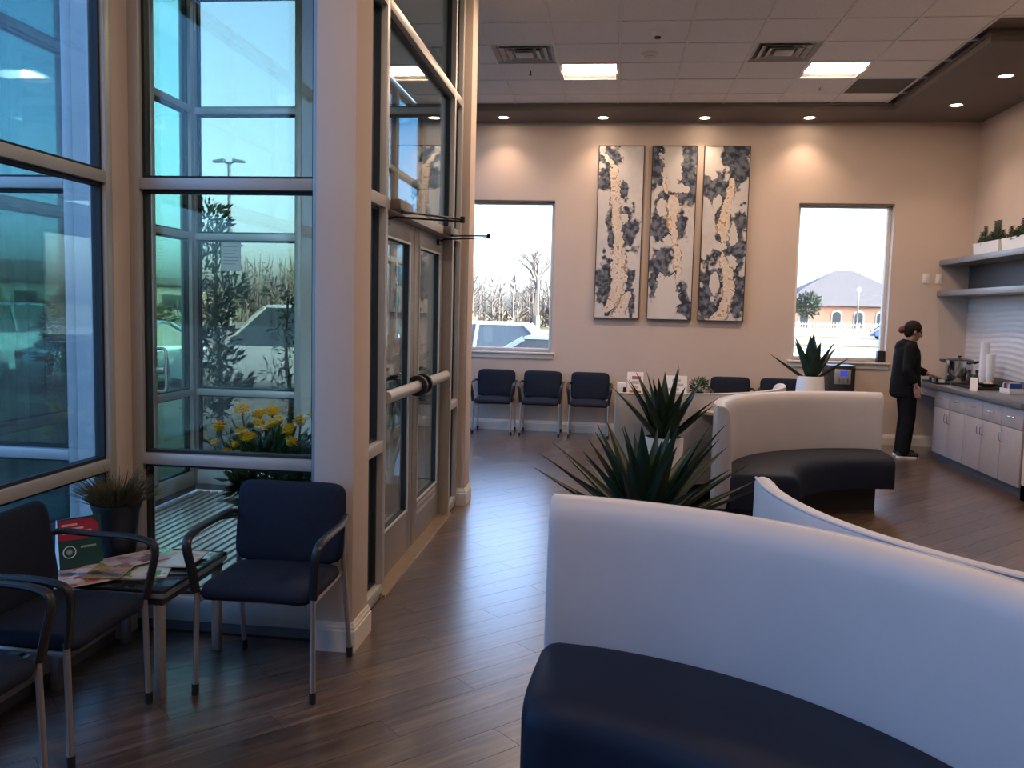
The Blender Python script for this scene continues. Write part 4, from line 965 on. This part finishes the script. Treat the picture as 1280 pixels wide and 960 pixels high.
# right arm hangs, left arm reaches to the counter
RSH, REL, RWR = Vector((-.01, -.165, 1.255)), Vector((-.045, -.215, 1.005)), Vector((.055, -.225, .825))
LSH, LEL, LWR = Vector((.0, .165, 1.255)), Vector((.06, .21, 1.02)), Vector((.235, .10, .955))
for S, E_, W_ in ((RSH, REL, RWR), (LSH, LEL, LWR)): cap_chain(b, [(S, .050), (E_, .036), (W_, .025)])
def hand(mb, wrist, fdir, palm_n, side):
    """palm, four unequal bent fingers and a thumb leaving the side of the palm"""
    fd = Vector(fdir).normalized(); pn = Vector(palm_n).normalized(); sd = fd.cross(pn).normalized()*side; w_ = Vector(wrist)
    for t in (.0, .3, .6, .9): 
        for q in (-1, -.4, .3, 1): mb.ball(w_+fd*(.018+.055*t)+sd*.026*q, (.0145, .0145, .0145), 8, 6)
    for k, L in enumerate((.060, .070, .066, .050)):
        p = w_+fd*.078+sd*(.030-.019*k); r = .0088; dirv = fd.copy()
        for seg in (.45, .32, .23):
            q = p+dirv*L*seg; cap_chain(mb, [(p, r), (q, r*.92)], 8); p = q; r *= .92; dirv = (dirv+pn*.45).normalized()
    p = w_+fd*.022+sd*.030; dirv = (fd*.6+sd*.75+pn*.25).normalized()
    for seg in (.034, .028, .020):
        q = p+dirv*seg; cap_chain(mb, [(p, .0105), (q, .0095)], 8); p = q; dirv = (dirv+fd*.5+pn*.2).normalized()
hand(b, RWR, (.14, .0, -1), (.5, .8, 0), 1)
hand(b, LWR, (.93, -.25, -.22), (0, 0, -1), 1)
me = remesh(b, .0058, 'body', 4); me.materials.append(SKIN)
body = link('body', me, None, pr)
for s in (-1, 1):
    MB().ball(hc+hr @ Vector((.072, s*.030, .002)), (.007, .012, .007), 10, 6, hr).build('eye', mat('dark_eye', (.02, .015, .012), .2), pr)
# top
t_ = MB()
prof_t = [(.70, .155, .180), (.74, .168, .192), (.84, .166, .190), (.95, .158, .182), (1.05, .152, .182), (1.15, .148, .188), (1.23, .130, .180), (1.28, .098, .150), (1.31, .070, .090)]
for (za, xa, ya), (zb_, xb, yb_) in zip(prof_t, prof_t[1:]):
    for q in range(5):
        k = q/5; t_.ball((-.02, 0, za+(zb_-za)*k), (xa+(xb-xa)*k, ya+(yb_-ya)*k, .035), 24, 8)
cap_chain(t_, [(RSH, .070), (REL, .060), (REL.lerp(RWR, .62), .050)]); cap_chain(t_, [(LSH, .070), (LEL, .060), (LEL.lerp(LWR, .78), .046)])
t_.ball((-.085, 0, 1.285), (.060, .105, .050), 14, 10); t_.ball((-.105, 0, 1.25), (.055, .085, .055), 14, 10)      # hood
for k in range(16):
    a = 2*PI*k/16; t_.ball((-.005+.062*math.cos(a)*1.05, .072*math.sin(a), 1.318-.016*math.cos(a)), .022, 8, 6)          # collar
me = remesh(t_, .010, 'hooded_top', 8); me.materials.append(CLOTH); link('hooded_top', me, None, pr)
l_ = MB()
l_.ball((-.01, 0, .80), (.128, .165, .12), 16, 12)
for s, dx in ((-1, .0), (1, -.03)): cap_chain(l_, [((-.005, s*.092, .80), .100), ((.018, s*.094, .46), .078), ((-.012+.0*dx, s*.094, .075), .070)])
me = remesh(l_, .010, 'trousers', 6); me.materials.append(CLOTH); link('trousers', me, None, pr)
for s in (-1, 1):
    sh = MB(); cap_chain(sh, [((-.045, s*.095, .045), .044), ((.03, s*.098, .045), .042), ((.115, s*.104, .034), .034)]); me = remesh(sh, .007, 'shoe', 3); me.materials.append(BLACKP); o = link('shoe', me, None, pr)
    out = []; m = MB(); P = [(-.092, 0), (-.07, -.038), (.03, -.042), (.12, -.036), (.150, 0), (.12, .036), (.03, .042), (-.07, .038)]
    m.prism([(x, y+s*.100) for x, y in P], 0.0005, .020); m.build('sole', WHITE, o)
# hair
h_ = MB(); h_.ball(hc+Vector((-.020, 0, .030)), (.097, .083, .092), 20, 14); h_.ball(hc+Vector((-.055, 0, -.02)), (.055, .066, .060), 16, 10)
for s in (-1, 1): h_.ball(hc+Vector((.005, s*.062, .026)), (.060, .020, .044), 12, 8)
me = remesh(h_, .008, 'hair', 3); me.materials.append(HAIR); link('hair', me, None, pr)
m = MB(); m.ball(hc+Vector((-.130, 0, .010)), (.042, .046, .042), 14, 10); m.build('hair_bun', BUN, pr, ang=180)
MB().tube([hc+Vector((-.100, .030*math.cos(2*PI*k/14), .008+.030*math.sin(2*PI*k/14))) for k in range(14)], .008, 6, closed=True).build('hair_tie', HAIR, pr)

# ================================================================== VESTIBULE PLANTS
fl_ = thing('flower_pot', 'pot of yellow chrysanthemums standing in the glass vestibule', 'flowers', (-1.72, 4.30, 0))
MB().lathe([(.12, .0), (.125, .01), (.165, .36), (.18, .40), (.18, .43), (.165, .43), (.16, .38)], 28).build('pot', DPOT, fl_)
YEL = mat('yellow_petals', (.95, .62, .015), .6, var=.15, scale=40)
def bloom(p, r, sd):
    random.seed(sd); m = MB()
    for lay, (n, el, L) in enumerate(((14, .05, 1.0), (14, .4, .95), (12, .8, .85), (8, 1.15, .75), (5, 1.45, .6))):
        for k in range(n):
            a = 2*PI*k/n+lay*.3+random.uniform(-.1, .1); d = Vector((math.cos(a)*math.cos(el), math.sin(a)*math.cos(el), math.sin(el))); s_ = Vector((-math.sin(a), math.cos(a), 0)); u_ = d.cross(s_)
            A_ = m.v(d*r*.15); Bq = m.v(d*r*.7*L+s_*r*.16); Cq = m.v(d*r*L-u_*r*.06); Dq = m.v(d*r*.7*L-s_*r*.16); Eq = m.v(d*r*.6*L+u_*r*.10)
            m.f([A_, Bq, Eq]); m.f([Bq, Cq, Eq]); m.f([Cq, Dq, Eq]); m.f([Dq, A_, Eq]); m.f([A_, Dq, Cq, Bq])
    m.ball((0, 0, 0), r*.55, 10, 6)
    o = m.build('bloom', YEL, fl_); o.location = p; o.rotation_euler = (random.uniform(-.5, .6), random.uniform(-.5, .5), 0)
bl = [(-2.015, 4.22, .925, .050), (-1.925, 4.3, 1.003, .052), (-1.84, 4.32, .985, .045), (-1.80, 4.40, .990, .045), (-1.805, 4.25, .93, .055), (-1.885, 4.2, .90, .045), (-1.835, 4.18, .878, .045), (-1.735, 4.25, .945, .042),
      (-2.03, 4.2, .84, .032), (-1.945, 4.15, .80, .038), (-1.92, 4.2, .835, .030), (-1.87, 4.12, .80, .030), (-1.63, 4.2, .925, .045), (-1.585, 4.25, .965, .05), (-1.53, 4.3, .99, .045), (-1.60, 4.15, .87, .045), (-1.58, 4.14, .74, .03), (-1.68, 4.2, .97, .035)]
for k, (x, y, z, r) in enumerate(bl):
    p = Vector((x+1.72, y-4.30, z)); bloom(p, r, k)
    MB().tube(smooth_path([(p.x*.25, p.y*.25, .40), (p.x*.75, p.y*.75, .40+(z-.40)*.55), tuple(p-Vector((0, 0, .02)))], 4), .005, 6).build('stem', LEAFG, fl_)
lc = leaf_cloud((0, 0, .66), (.26, .22, .20), 900, .085, 5); leaf_cloud((-.10, .04, .74), (.22, .14, .09), 260, .07, 6, lc)
tag(lc.build('foliage', mat('mum_leaf', (.020, .070, .020), .5, var=.5, scale=12), fl_), kind='stuff')
for k, (a, tl, L) in enumerate(((3.5, .15, .34), (3.1, .35, .30), (3.9, -.1, .36), (2.7, .25, .32), (4.3, .3, .26))): agave_leaf(fl_, (0, -.05, .42), a, tl+.5, L, .13, .9, m=mat('broad_leaf', (.028, .105, .030), .4, var=.3))
vt = thing('potted_tree', 'potted tree with pale forked trunk seen through the entry doors', 'potted plant', (-1.66, 6.36, -.002))
MB().lathe([(.13, 0), (.135, .01), (.165, .22), (.175, .24), (.16, .24), (.155, .21)], 24).build('pot', DPOT, vt)
PALE = mat('pale_bark', (.50, .44, .38), .8, var=.2, scale=20)
m = MB()
for q in ([(0, 0, .2), (.02, 0, .34), (.10, -.03, .60), (.14, -.05, .95)], [(0, 0, .22), (-.03, 0, .36), (-.12, .02, .62), (-.10, .05, .98)], [(.01, 0, .33), (.0, .04, .55), (.03, .06, .9)], [(-.05, .01, .45), (-.02, -.06, .66), (.02, -.08, .88)]):
    m.tube(smooth_path(q, 4), lambda s: .022*(1-.6*s), 8)
m.build('trunk', PALE, vt)
tag(leaf_cloud((0, 0, 1.05), (.26, .24, .28), 700, .09, 8).build('foliage', mat('dark_leaf', (.02, .05, .022), .5, var=.4), vt), kind='stuff')
e = thing('paper_notice', 'white paper notice taped to the far vestibule glass', 'notice', (-3.12, 6.765, 1.95))
B('sheet', (-.085, -.0015, -.12), (.085, .0005, .12), PAPER, e)
for k in range(6): B('text_line', (-.065, -.0022, .075-k*.028), (.065-.03*(k % 3 == 2), -.0014, .083-k*.028), GREYP, e)
# pull handle on the outer door
e = thing('pull_handle', 'vertical pull handle on the outer vestibule glass', 'handle', (-3.36, 6.09, 1.05))
MB().tube(smooth_path([(-.04, 0, -.16), (.03, 0, -.15), (.035, 0, 0), (.03, 0, .15), (-.04, 0, .16)], 4), .012, 10).build('grip', CHROME, e); B('mount', (-.06, -.02, -.02), (.02, .02, .02), CHROME, e, .004)

# ================================================================== OUTSIDE
GZ = -.30
ASPH = mat('asphalt', (.085, .085, .09), .9, var=.2, scale=.6); CONC = mat('pale_concrete', (.20, .20, .195), .9, var=.1, scale=.3); GRASS = mat('winter_grass', (.115, .105, .05), .95, var=.3, scale=.8)
tag(B('ground_car_park', (-70, -60, GZ-.5), (60, 58, GZ), ASPH), 'grey asphalt car park outside', 'car park', kind='structure')
tag(B('ground_apron', (-14, 24, GZ), (40, 56, GZ+.01), CONC), 'pale concrete parking apron beyond the back windows', 'pavement', kind='structure')
tag(B('ground_road', (-200, 62, GZ-.5), (200, 84, GZ-.01), mat('road_grey', (.12, .12, .12), .9, var=.1, scale=.5)), 'grey road beyond the car park', 'road', kind='structure')
tag(B('ground_verge', (-200, 58, GZ-.5), (200, 62, GZ+.08), GRASS), 'dry grass verge along the road', 'verge', kind='structure')
tag(B('ground_field', (-260, 84, GZ-.5), (260, 300, GZ+.05), GRASS), 'dry winter field beyond the road', 'field', kind='structure')
tag(B('ground_field_left', (-260, -60, GZ-.5), (-70, 62, GZ+.05), GRASS), 'dry winter field left of the car park', 'field', kind='structure')
tag(B('kerb_bed', (-8.5, 7.2, GZ), (-2.7, 10.6, GZ+.12), mat('mulch', (.15, .11, .07), .95, var=.5, scale=12), None, .02), 'mulched planting bed outside the vestibule', 'planting bed', kind='structure')
tag(B('pavement_walk', (-6.0, -6, GZ), (-3.5, 7.0, GZ+.12), CONC, None, .01), 'concrete walk beside the glass vestibule', 'pavement', kind='structure')
tag(B('kerb_red', (-16.2, 4, GZ), (-16.0, 34, GZ+.14), mat('red_kerb', (.32, .10, .07), .8)), 'red painted kerb across the car park', 'kerb', kind='structure')
tag(B('island_grass', (-19.5, 4, GZ), (-16.2, 34, GZ+.12), GRASS), 'grass island behind the red kerb', 'verge', kind='structure')
CARG = mat('car_glass', (.02, .03, .04), .05, spec=.8); TYRE = mat('tyre', (.012, .012, .012), .8); RIM = mat('wheel_rim', (.45, .45, .46), .3, .8)
def car(name, label, paint, loc, rz, h=1.46, L=4.6, suv=False):
    e = thing(name, label, 'car', (loc[0], loc[1], GZ), rz, 'parked cars'); k = L/4.6; belt = .92 if not suv else 1.02
    secs = [(-2.28, .60, .72), (-2.2, .80, .84), (-1.7, belt-.02, .90), (0, belt, .91), (1.0, belt, .91), (1.35, belt-.08, .90), (2.0, belt-.16, .86), (2.25, belt-.34, .74), (2.30, .50, .66)]
    m = MB(); m.loft([[(x*k, -w_, .30), (x*k, -w_*1.0, zt_*.78), (x*k, -w_*.93, zt_), (x*k, 0, zt_+.015), (x*k, w_*.93, zt_), (x*k, w_, zt_*.78), (x*k, w_, .30), (x*k, 0, .26)] for x, zt_, w_ in secs]); m.build('body', paint, e, ang=30)
    r0_, r1_ = (-2.1, -1.55) if suv else (-1.85, -1.05)
    base = [(r0_*k, -.84), (1.15*k, -.84), (1.15*k, .84), (r0_*k, .84)]; top = [(r1_*k, -.64), (.35*k, -.64), (.35*k, .64), (r1_*k, .64)]
    m = MB(); m.loft([[(x, y, belt-.03) for x, y in base], [(x, y, h-.05) for x, y in top]]); m.build('window_band', CARG, e, smooth=False)
    m = MB(); m.loft([[(x*1.0, y*1.03, h-.06) for x, y in top], [(x*.97, y*.95, h-.015) for x, y in top], [(x*.8, y*.7, h) for x, y in top]]); m.build('roof', paint, e, ang=50)
    for (bx_, by_), (tx, ty) in zip(base, top): MB().tube([(bx_, by_*1.005, belt-.03), (tx, ty*1.02, h-.05)], .045, 6).build('pillar', paint, e)
    for s in (-1, 1): MB().tube([(-.45*k, s*.842, belt-.03), (-.50*k, s*.655, h-.05)], .04, 6).build('pillar', paint, e)
    for x in (-1.42, 1.42):
        for s in (-1, 1):
            wl = MB().cyl((x*k, s*.74, .33), (x*k, s*.93, .33), .33, n=20).build('wheel', TYRE, e); MB().cyl((x*k, s*.925, .33), (x*k, s*.94, .33), .21, n=14).build('rim', RIM, wl)
    for s in (-1, 1):
        B('headlight', (2.16*k, s*.62-.16, .58), (2.285*k, s*.62+.12, .70), mat('headlight', (.7, .72, .75), .1), e, .02); B('tail_light', (-2.27*k, s*.66-.14, .66), (-2.19*k, s*.66+.10, .80), mat('tail_light', (.35, .02, .02), .2), e, .02)
    B('grille', (2.27*k, -.45, .42), (2.31*k, .45, .60), BLACKP, e, .01)
    return e
CW = mat('white_car_paint', (.34, .37, .41), .18, coat=.6, var=.02); CS = mat('silver_blue_paint', (.16, .21, .27), .2, .3, coat=.6, var=.02); CD = mat('dark_car_paint', (.02, .03, .06), .15, coat=.8, var=.02); CB = mat('navy_car_paint', (.03, .05, .14), .2, coat=.6)
car('parked_car', 'silver blue sedan filling the bottom of the left back window', CS, (-1.1, 15.15), PI*.99, 1.44)
car('parked_car', 'white car half hidden behind the silver blue sedan', CW, (-3.4, 19.2), PI*1.0, 1.60, suv=True)
car('parked_car', 'pale car parked beyond the right of the silver blue sedan', CW, (.9, 21.5), PI*.5, 1.46)
car('parked_car', 'white sport utility vehicle parked beyond the vestibule tree', CW, (-6.6, 17.3), PI, 1.86, 4.8, True)
car('parked_car', 'white van-like car far left across the car park', CW, (-15.3, 20.5), 1.2, 1.75, 4.8, True)
car('parked_car', 'silver car in the left pane near the red kerb', CS, (-10.2, 17.6), 1.0, 1.45)
car('parked_car', 'dark car in the left pane in front of the grass island', CD, (-12.4, 12.6), 1.1, 1.45)
car('parked_car', 'small navy car on the road seen in the right back window', CB, (25.9, 81), 0, 1.5)
# lamp standard
e = thing('lamp_post', 'twin-headed car park lamp post outside the flower window', 'lamp post', (-17.6, 38, GZ)); LP = mat('bronze_pole', (.10, .11, .12), .5, .3)
MB().cyl((0, 0, 0), (0, 0, .6), .28, .26, 14).build('footing', CONC, e); MB().cyl((0, 0, .6), (0, 0, 8.3), .10, .07, 10).build('pole', LP, e)
for s in (-1, 1):
    MB().tube([(0, 0, 8.2), (s*.2, 0, 8.3), (s*.32, 0, 8.32)], .05, 8).build('arm', LP, e)
    m = MB(); m.loft([[(s*.22, -.18, 8.30), (s*.22, .18, 8.30), (s*.22, .16, 8.44), (s*.22, -.16, 8.44)], [(s*.74, -.15, 8.27), (s*.74, .15, 8.27), (s*.74, .12, 8.36), (s*.74, -.12, 8.36)]]); m.build('lamp_head', LP, e)
for x, y, h, lab in ((33, 120, 7, 'slim street lamp before the hip-roofed house, left one'), (38.5, 118, 7.5, 'slim street lamp before the hip-roofed house, right one')):
    e = thing('street_lamp', lab, 'lamp post', (x, y, GZ), 0, 'slim street lamps'); MB().cyl((0, 0, 0), (0, 0, h-1.5), .12, .08, 8).build('pole', LP, e); MB().ball((0, 0, h-1.3), (.3, .3, .35), 10, 7).build('lantern', WHITE, e)
# columnar evergreen outside the vestibule
MAGN = mat('evergreen_leaf', (.022, .050, .022), .45, var=.5, scale=6); BARK = mat('grey_bark', (.11, .09, .075), .9, var=.3, scale=12)
def evergreen(loc, label, z0, z1, r, n, seed, size=.12):
    e = thing('evergreen_tree', label, 'tree', (loc[0], loc[1], GZ), 0, 'evergreen trees by the vestibule'); random.seed(seed)
    MB().tube(smooth_path([(0, 0, .1), (.04, 0, z1*.3), (-.03, .02, z1*.6), (0, 0, z1*.95)], 4), lambda s: .045*(1-.75*s), 8).build('trunk', BARK, e)
    lc = MB(); k = 9
    for q in range(k):
        z = z0+(z1-z0)*(q+.5)/k; rr = r*(1.0-.45*q/k)*random.uniform(.7, 1.15)
        leaf_cloud((random.uniform(-.12, .12), random.uniform(-.12, .12), z), (rr, rr, (z1-z0)/k*.75), n//k, size, seed+q, lc)
    tag(lc.build('foliage', MAGN, e), kind='stuff')
evergreen((-4.55, 9.5), 'leafy evergreen tree standing just outside the vestibule glass', .5, 2.95, .34, 1300, 4)
evergreen((-3.95, 10.15), 'slimmer evergreen beside the leafy tree outside the vestibule', .4, 2.1, .17, 420, 17, .09)
evergreen((-6.0, 8.8), 'low evergreen left of the leafy tree beyond the vestibule door', .3, 1.9, .3, 600, 27)
for k, (x, y, r, lab) in enumerate(((-5.2, 8.3, .36, 'low dark shrub at the foot of the leafy tree'), (-3.6, 8.3, .40, 'low dark shrub right outside the far vestibule glass'), (-6.6, 7.6, .40, 'low shrub outside the vestibule side glass'), (-4.4, 2.6, .35, 'strappy shrub outside the left pane'), (-4.6, 4.1, .4, 'second strappy shrub outside the left pane'))):
    e = thing('shrub', lab, 'shrub', (x, y, GZ), 0, 'low shrubs outside the glass'); MB().cyl((0, 0, 0), (0, 0, r), .03, .02, 6).build('stem', BARK, e)
    tag(leaf_cloud((0, 0, r*.85), (r, r, r*.7), 380, .13, 40+k).build('foliage', MAGN, e), kind='stuff')
# bare trees
TWIG = mat('bare_twig', (.09, .075, .065), .9, var=.2)
def bare_branches(mb, p, d, L, r, depth, n=5):
    if depth == 0 or r < .004: return
    q = p+d*L; mid = p.lerp(q, .5)+Vector((random.uniform(-1, 1), random.uniform(-1, 1), 0))*L*.06
    mb.tube([p, mid, q], lambda s: r*(1-.4*s), n)
    for k in range(3 if depth > 2 else 2):
        a = random.uniform(0, 2*PI); s_ = Vector((math.cos(a), math.sin(a), .25)); nd = (d*random.uniform(.7, 1.1)+s_*random.uniform(.35, .75)).normalized()
        bare_branches(mb, p.lerp(q, random.uniform(.6, 1)), nd, L*random.uniform(.6, .8), r*.58, depth-1, max(3, n-1))
for k, (x, y, h, lab) in enumerate(((-4.0, 46, 1.55, 'tall bare tree in the middle of the left back window'), (-2.6, 52, 1.2, 'bare tree right of the tall one in the left back window'), (-9.5, 50, 1.2, 'bare tree at the left of the left back window'))):
    random.seed(60+k); e = thing('bare_tree', lab, 'tree', (x, y, GZ), 0, 'bare winter trees'); m = MB(); m.cyl((0, 0, 0), (0, 0, 1.6), .24, .19, 8); m.build('trunk', TWIG, e)
    m = MB(); bare_branches(m, Vector((0, 0, 1.5)), Vector((.02, 0, 1)), h, .17, 6); m.build('branches', TWIG, e)
random.seed(77); m = MB()
for k in range(900):
    a = random.uniform(-1.0, .18); dd = random.uniform(88, 125); x = math.sin(a)*dd; y = math.cos(a)*dd
    if x > 14 or (-90 < x < -40 and 55 < y < 110): continue
    h = random.uniform(4.0, 7.5); p = Vector((x, y, GZ)); m.tube([p, p+Vector((random.uniform(-.3, .3), 0, h*.55)), p+Vector((random.uniform(-.6, .6), 0, h))], lambda s: .16*(1-.85*s), 4)
    for q in range(13):
        z = h*random.uniform(.12, .9); an = random.uniform(0, 2*PI); l_b = random.uniform(.8, 2.2)*(1.15-z/h); b0 = p+Vector((0, 0, z)); m.tube([b0, b0+Vector((math.cos(an)*l_b, math.sin(an)*l_b, l_b*random.uniform(.4, 1.1)))], lambda s: .07*(1-.8*s), 3)
tag(m.build('bare_woodland', mat('hazy_wood', (.10, .088, .082), .95, var=.3, scale=.3)), 'line of bare winter woodland beyond the road', 'woodland', kind='stuff')
m = leaf_cloud((0, 0, 0), (1, 1, 1), 0, .1, 1)
random.seed(5)
for k in range(150):
    a = random.uniform(-1.15, .14); dd = random.uniform(84, 100); leaf_cloud((math.sin(a)*dd, math.cos(a)*dd, GZ+.7), (1.6, 1.6, .9), 26, .9, k, m)
tag(m.build('field_scrub', mat('brown_scrub', (.075, .056, .035), .95, var=.4, scale=1)), 'brown scrub at the foot of the bare woodland', 'scrub', kind='stuff')
# hip-roofed house
hs = thing('house', 'brick house with grey hipped roof in the right back window', 'house', (40.5, 150, GZ)); BRK = mat('pink_brick', (.20, .115, .085), .9, var=.15, scale=3); ROOFM = mat('slate_roof', (.055, .053, .062), .85, var=.15, scale=2)
B('wall', (-12.5, 0, 0), (12.5, 14, 3.9), BRK, hs)
m = MB(); A_ = [m.v(p) for p in ((-13.2, -.7, 3.9), (13.2, -.7, 3.9), (13.2, 14.7, 3.9), (-13.2, 14.7, 3.9))]; R_ = [m.v((-1.5, 7, 10.2)), m.v((1.5, 7, 10.2))]
m.f(A_[::-1]); m.f([A_[0], A_[1], R_[1], R_[0]]); m.f([A_[1], A_[2], R_[1]]); m.f([A_[2], A_[3], R_[0], R_[1]]); m.f([A_[3], A_[0], R_[0]]); m.build('roof', ROOFM, hs, smooth=False)
m = MB(); A_ = [m.v(p) for p in ((-12, -3.2, 3.7), (-5, -3.2, 3.7), (-5, 6, 3.9), (-12, 6, 3.9))]; R_ = [m.v((-8.5, 0, 6.6)), m.v((-8.5, 5, 6.6))]
m.f(A_[::-1]); m.f([A_[0], A_[1], R_[0]]); m.f([A_[1], A_[2], R_[1], R_[0]]); m.f([A_[2], A_[3], R_[1]]); m.f([A_[3], A_[0], R_[0], R_[1]]); m.build('gable_roof', ROOFM, hs, smooth=False)
B('porch_wall', (-11.5, -2.6, 0), (-5.5, 0, 3.7), BRK, hs)
def arch(x, y, wd, h, par):
    P = [(-wd/2, 0), (wd/2, 0)] + [(wd/2*math.cos(PI*k/10), h-wd/2+wd/2*math.sin(PI*k/10)) for k in range(11)]
    for s, mt, nm, dy in ((1.35, mat('muted_white', (.26, .26, .255), .8), 'arch_surround', .06), (1.0, CARG, 'pane', .12)):  # white toned down to suit the outdoor exposure
        m = MB(); F = [m.v((x+px*s, y-dy, .3+pz*(1.12 if s > 1 else 1))) for px, pz in P]; G = [m.v((x+px*s, y+.05, .3+pz*(1.12 if s > 1 else 1))) for px, pz in P]; m.bridge(F, G); m.f(F); m.f(G[::-1])
        o = m.build('window' if s > 1 else nm, mt, par, smooth=False); par = o
for x, y in ((-8.5, -2.6), (-2.6, 0), (1.0, 0), (4.6, 0), (8.0, 0)): arch(x, y, 1.3, 2.6, hs)
e = thing('round_tree', 'round dark tree left of the hip-roofed house', 'tree', (28.3, 128, GZ)); MB().cyl((0, 0, 0), (0, 0, 2.4), .25, .18, 8).build('trunk', BARK, e)
tag(leaf_cloud((0, 0, 3.6), (1.6, 1.6, 1.6), 600, .7, 91).build('crown', mat('hazy_green', (.04, .055, .042), .9, var=.3), e), kind='stuff')
fn_ = thing('picket_fence', 'white picket fence in front of the hip-roofed house', 'fence', (20, 116, GZ)); pk = MB().box((-.09, -.03, 0), (.09, .03, 1.25)).mesh('picket'); pk.materials.append(mat('muted_white', (.26, .26, .255), .8))  # pickets share the white toned down for exposure
for k in range(70): link('picket', pk, None, fn_, (k*.36, 0, .05))
for z in (.35, .95): B('fence_rail', (-.1, .03, z), (25, .07, z+.1), WHITE, fn_)
# far low building on the left
fb = thing('low_building', 'long low grey building far beyond the left pane', 'building', (-62, 78, GZ), .6); B('wall', (-22, 0, 0), (22, 12, 3.6), mat('grey_wall', (.22, .21, .20), .9), fb); B('roof', (-23, -.8, 3.6), (23, 12.8, 4.4), ROOFM, fb, .05); B('roof_block', (-8, 2, 4.4), (6, 9, 5.8), ROOFM, fb, .05)
for k in range(9): B('window', (-20+k*4.6, -.06, 1.0), (-18+k*4.6, .0, 2.6), CARG, fb)
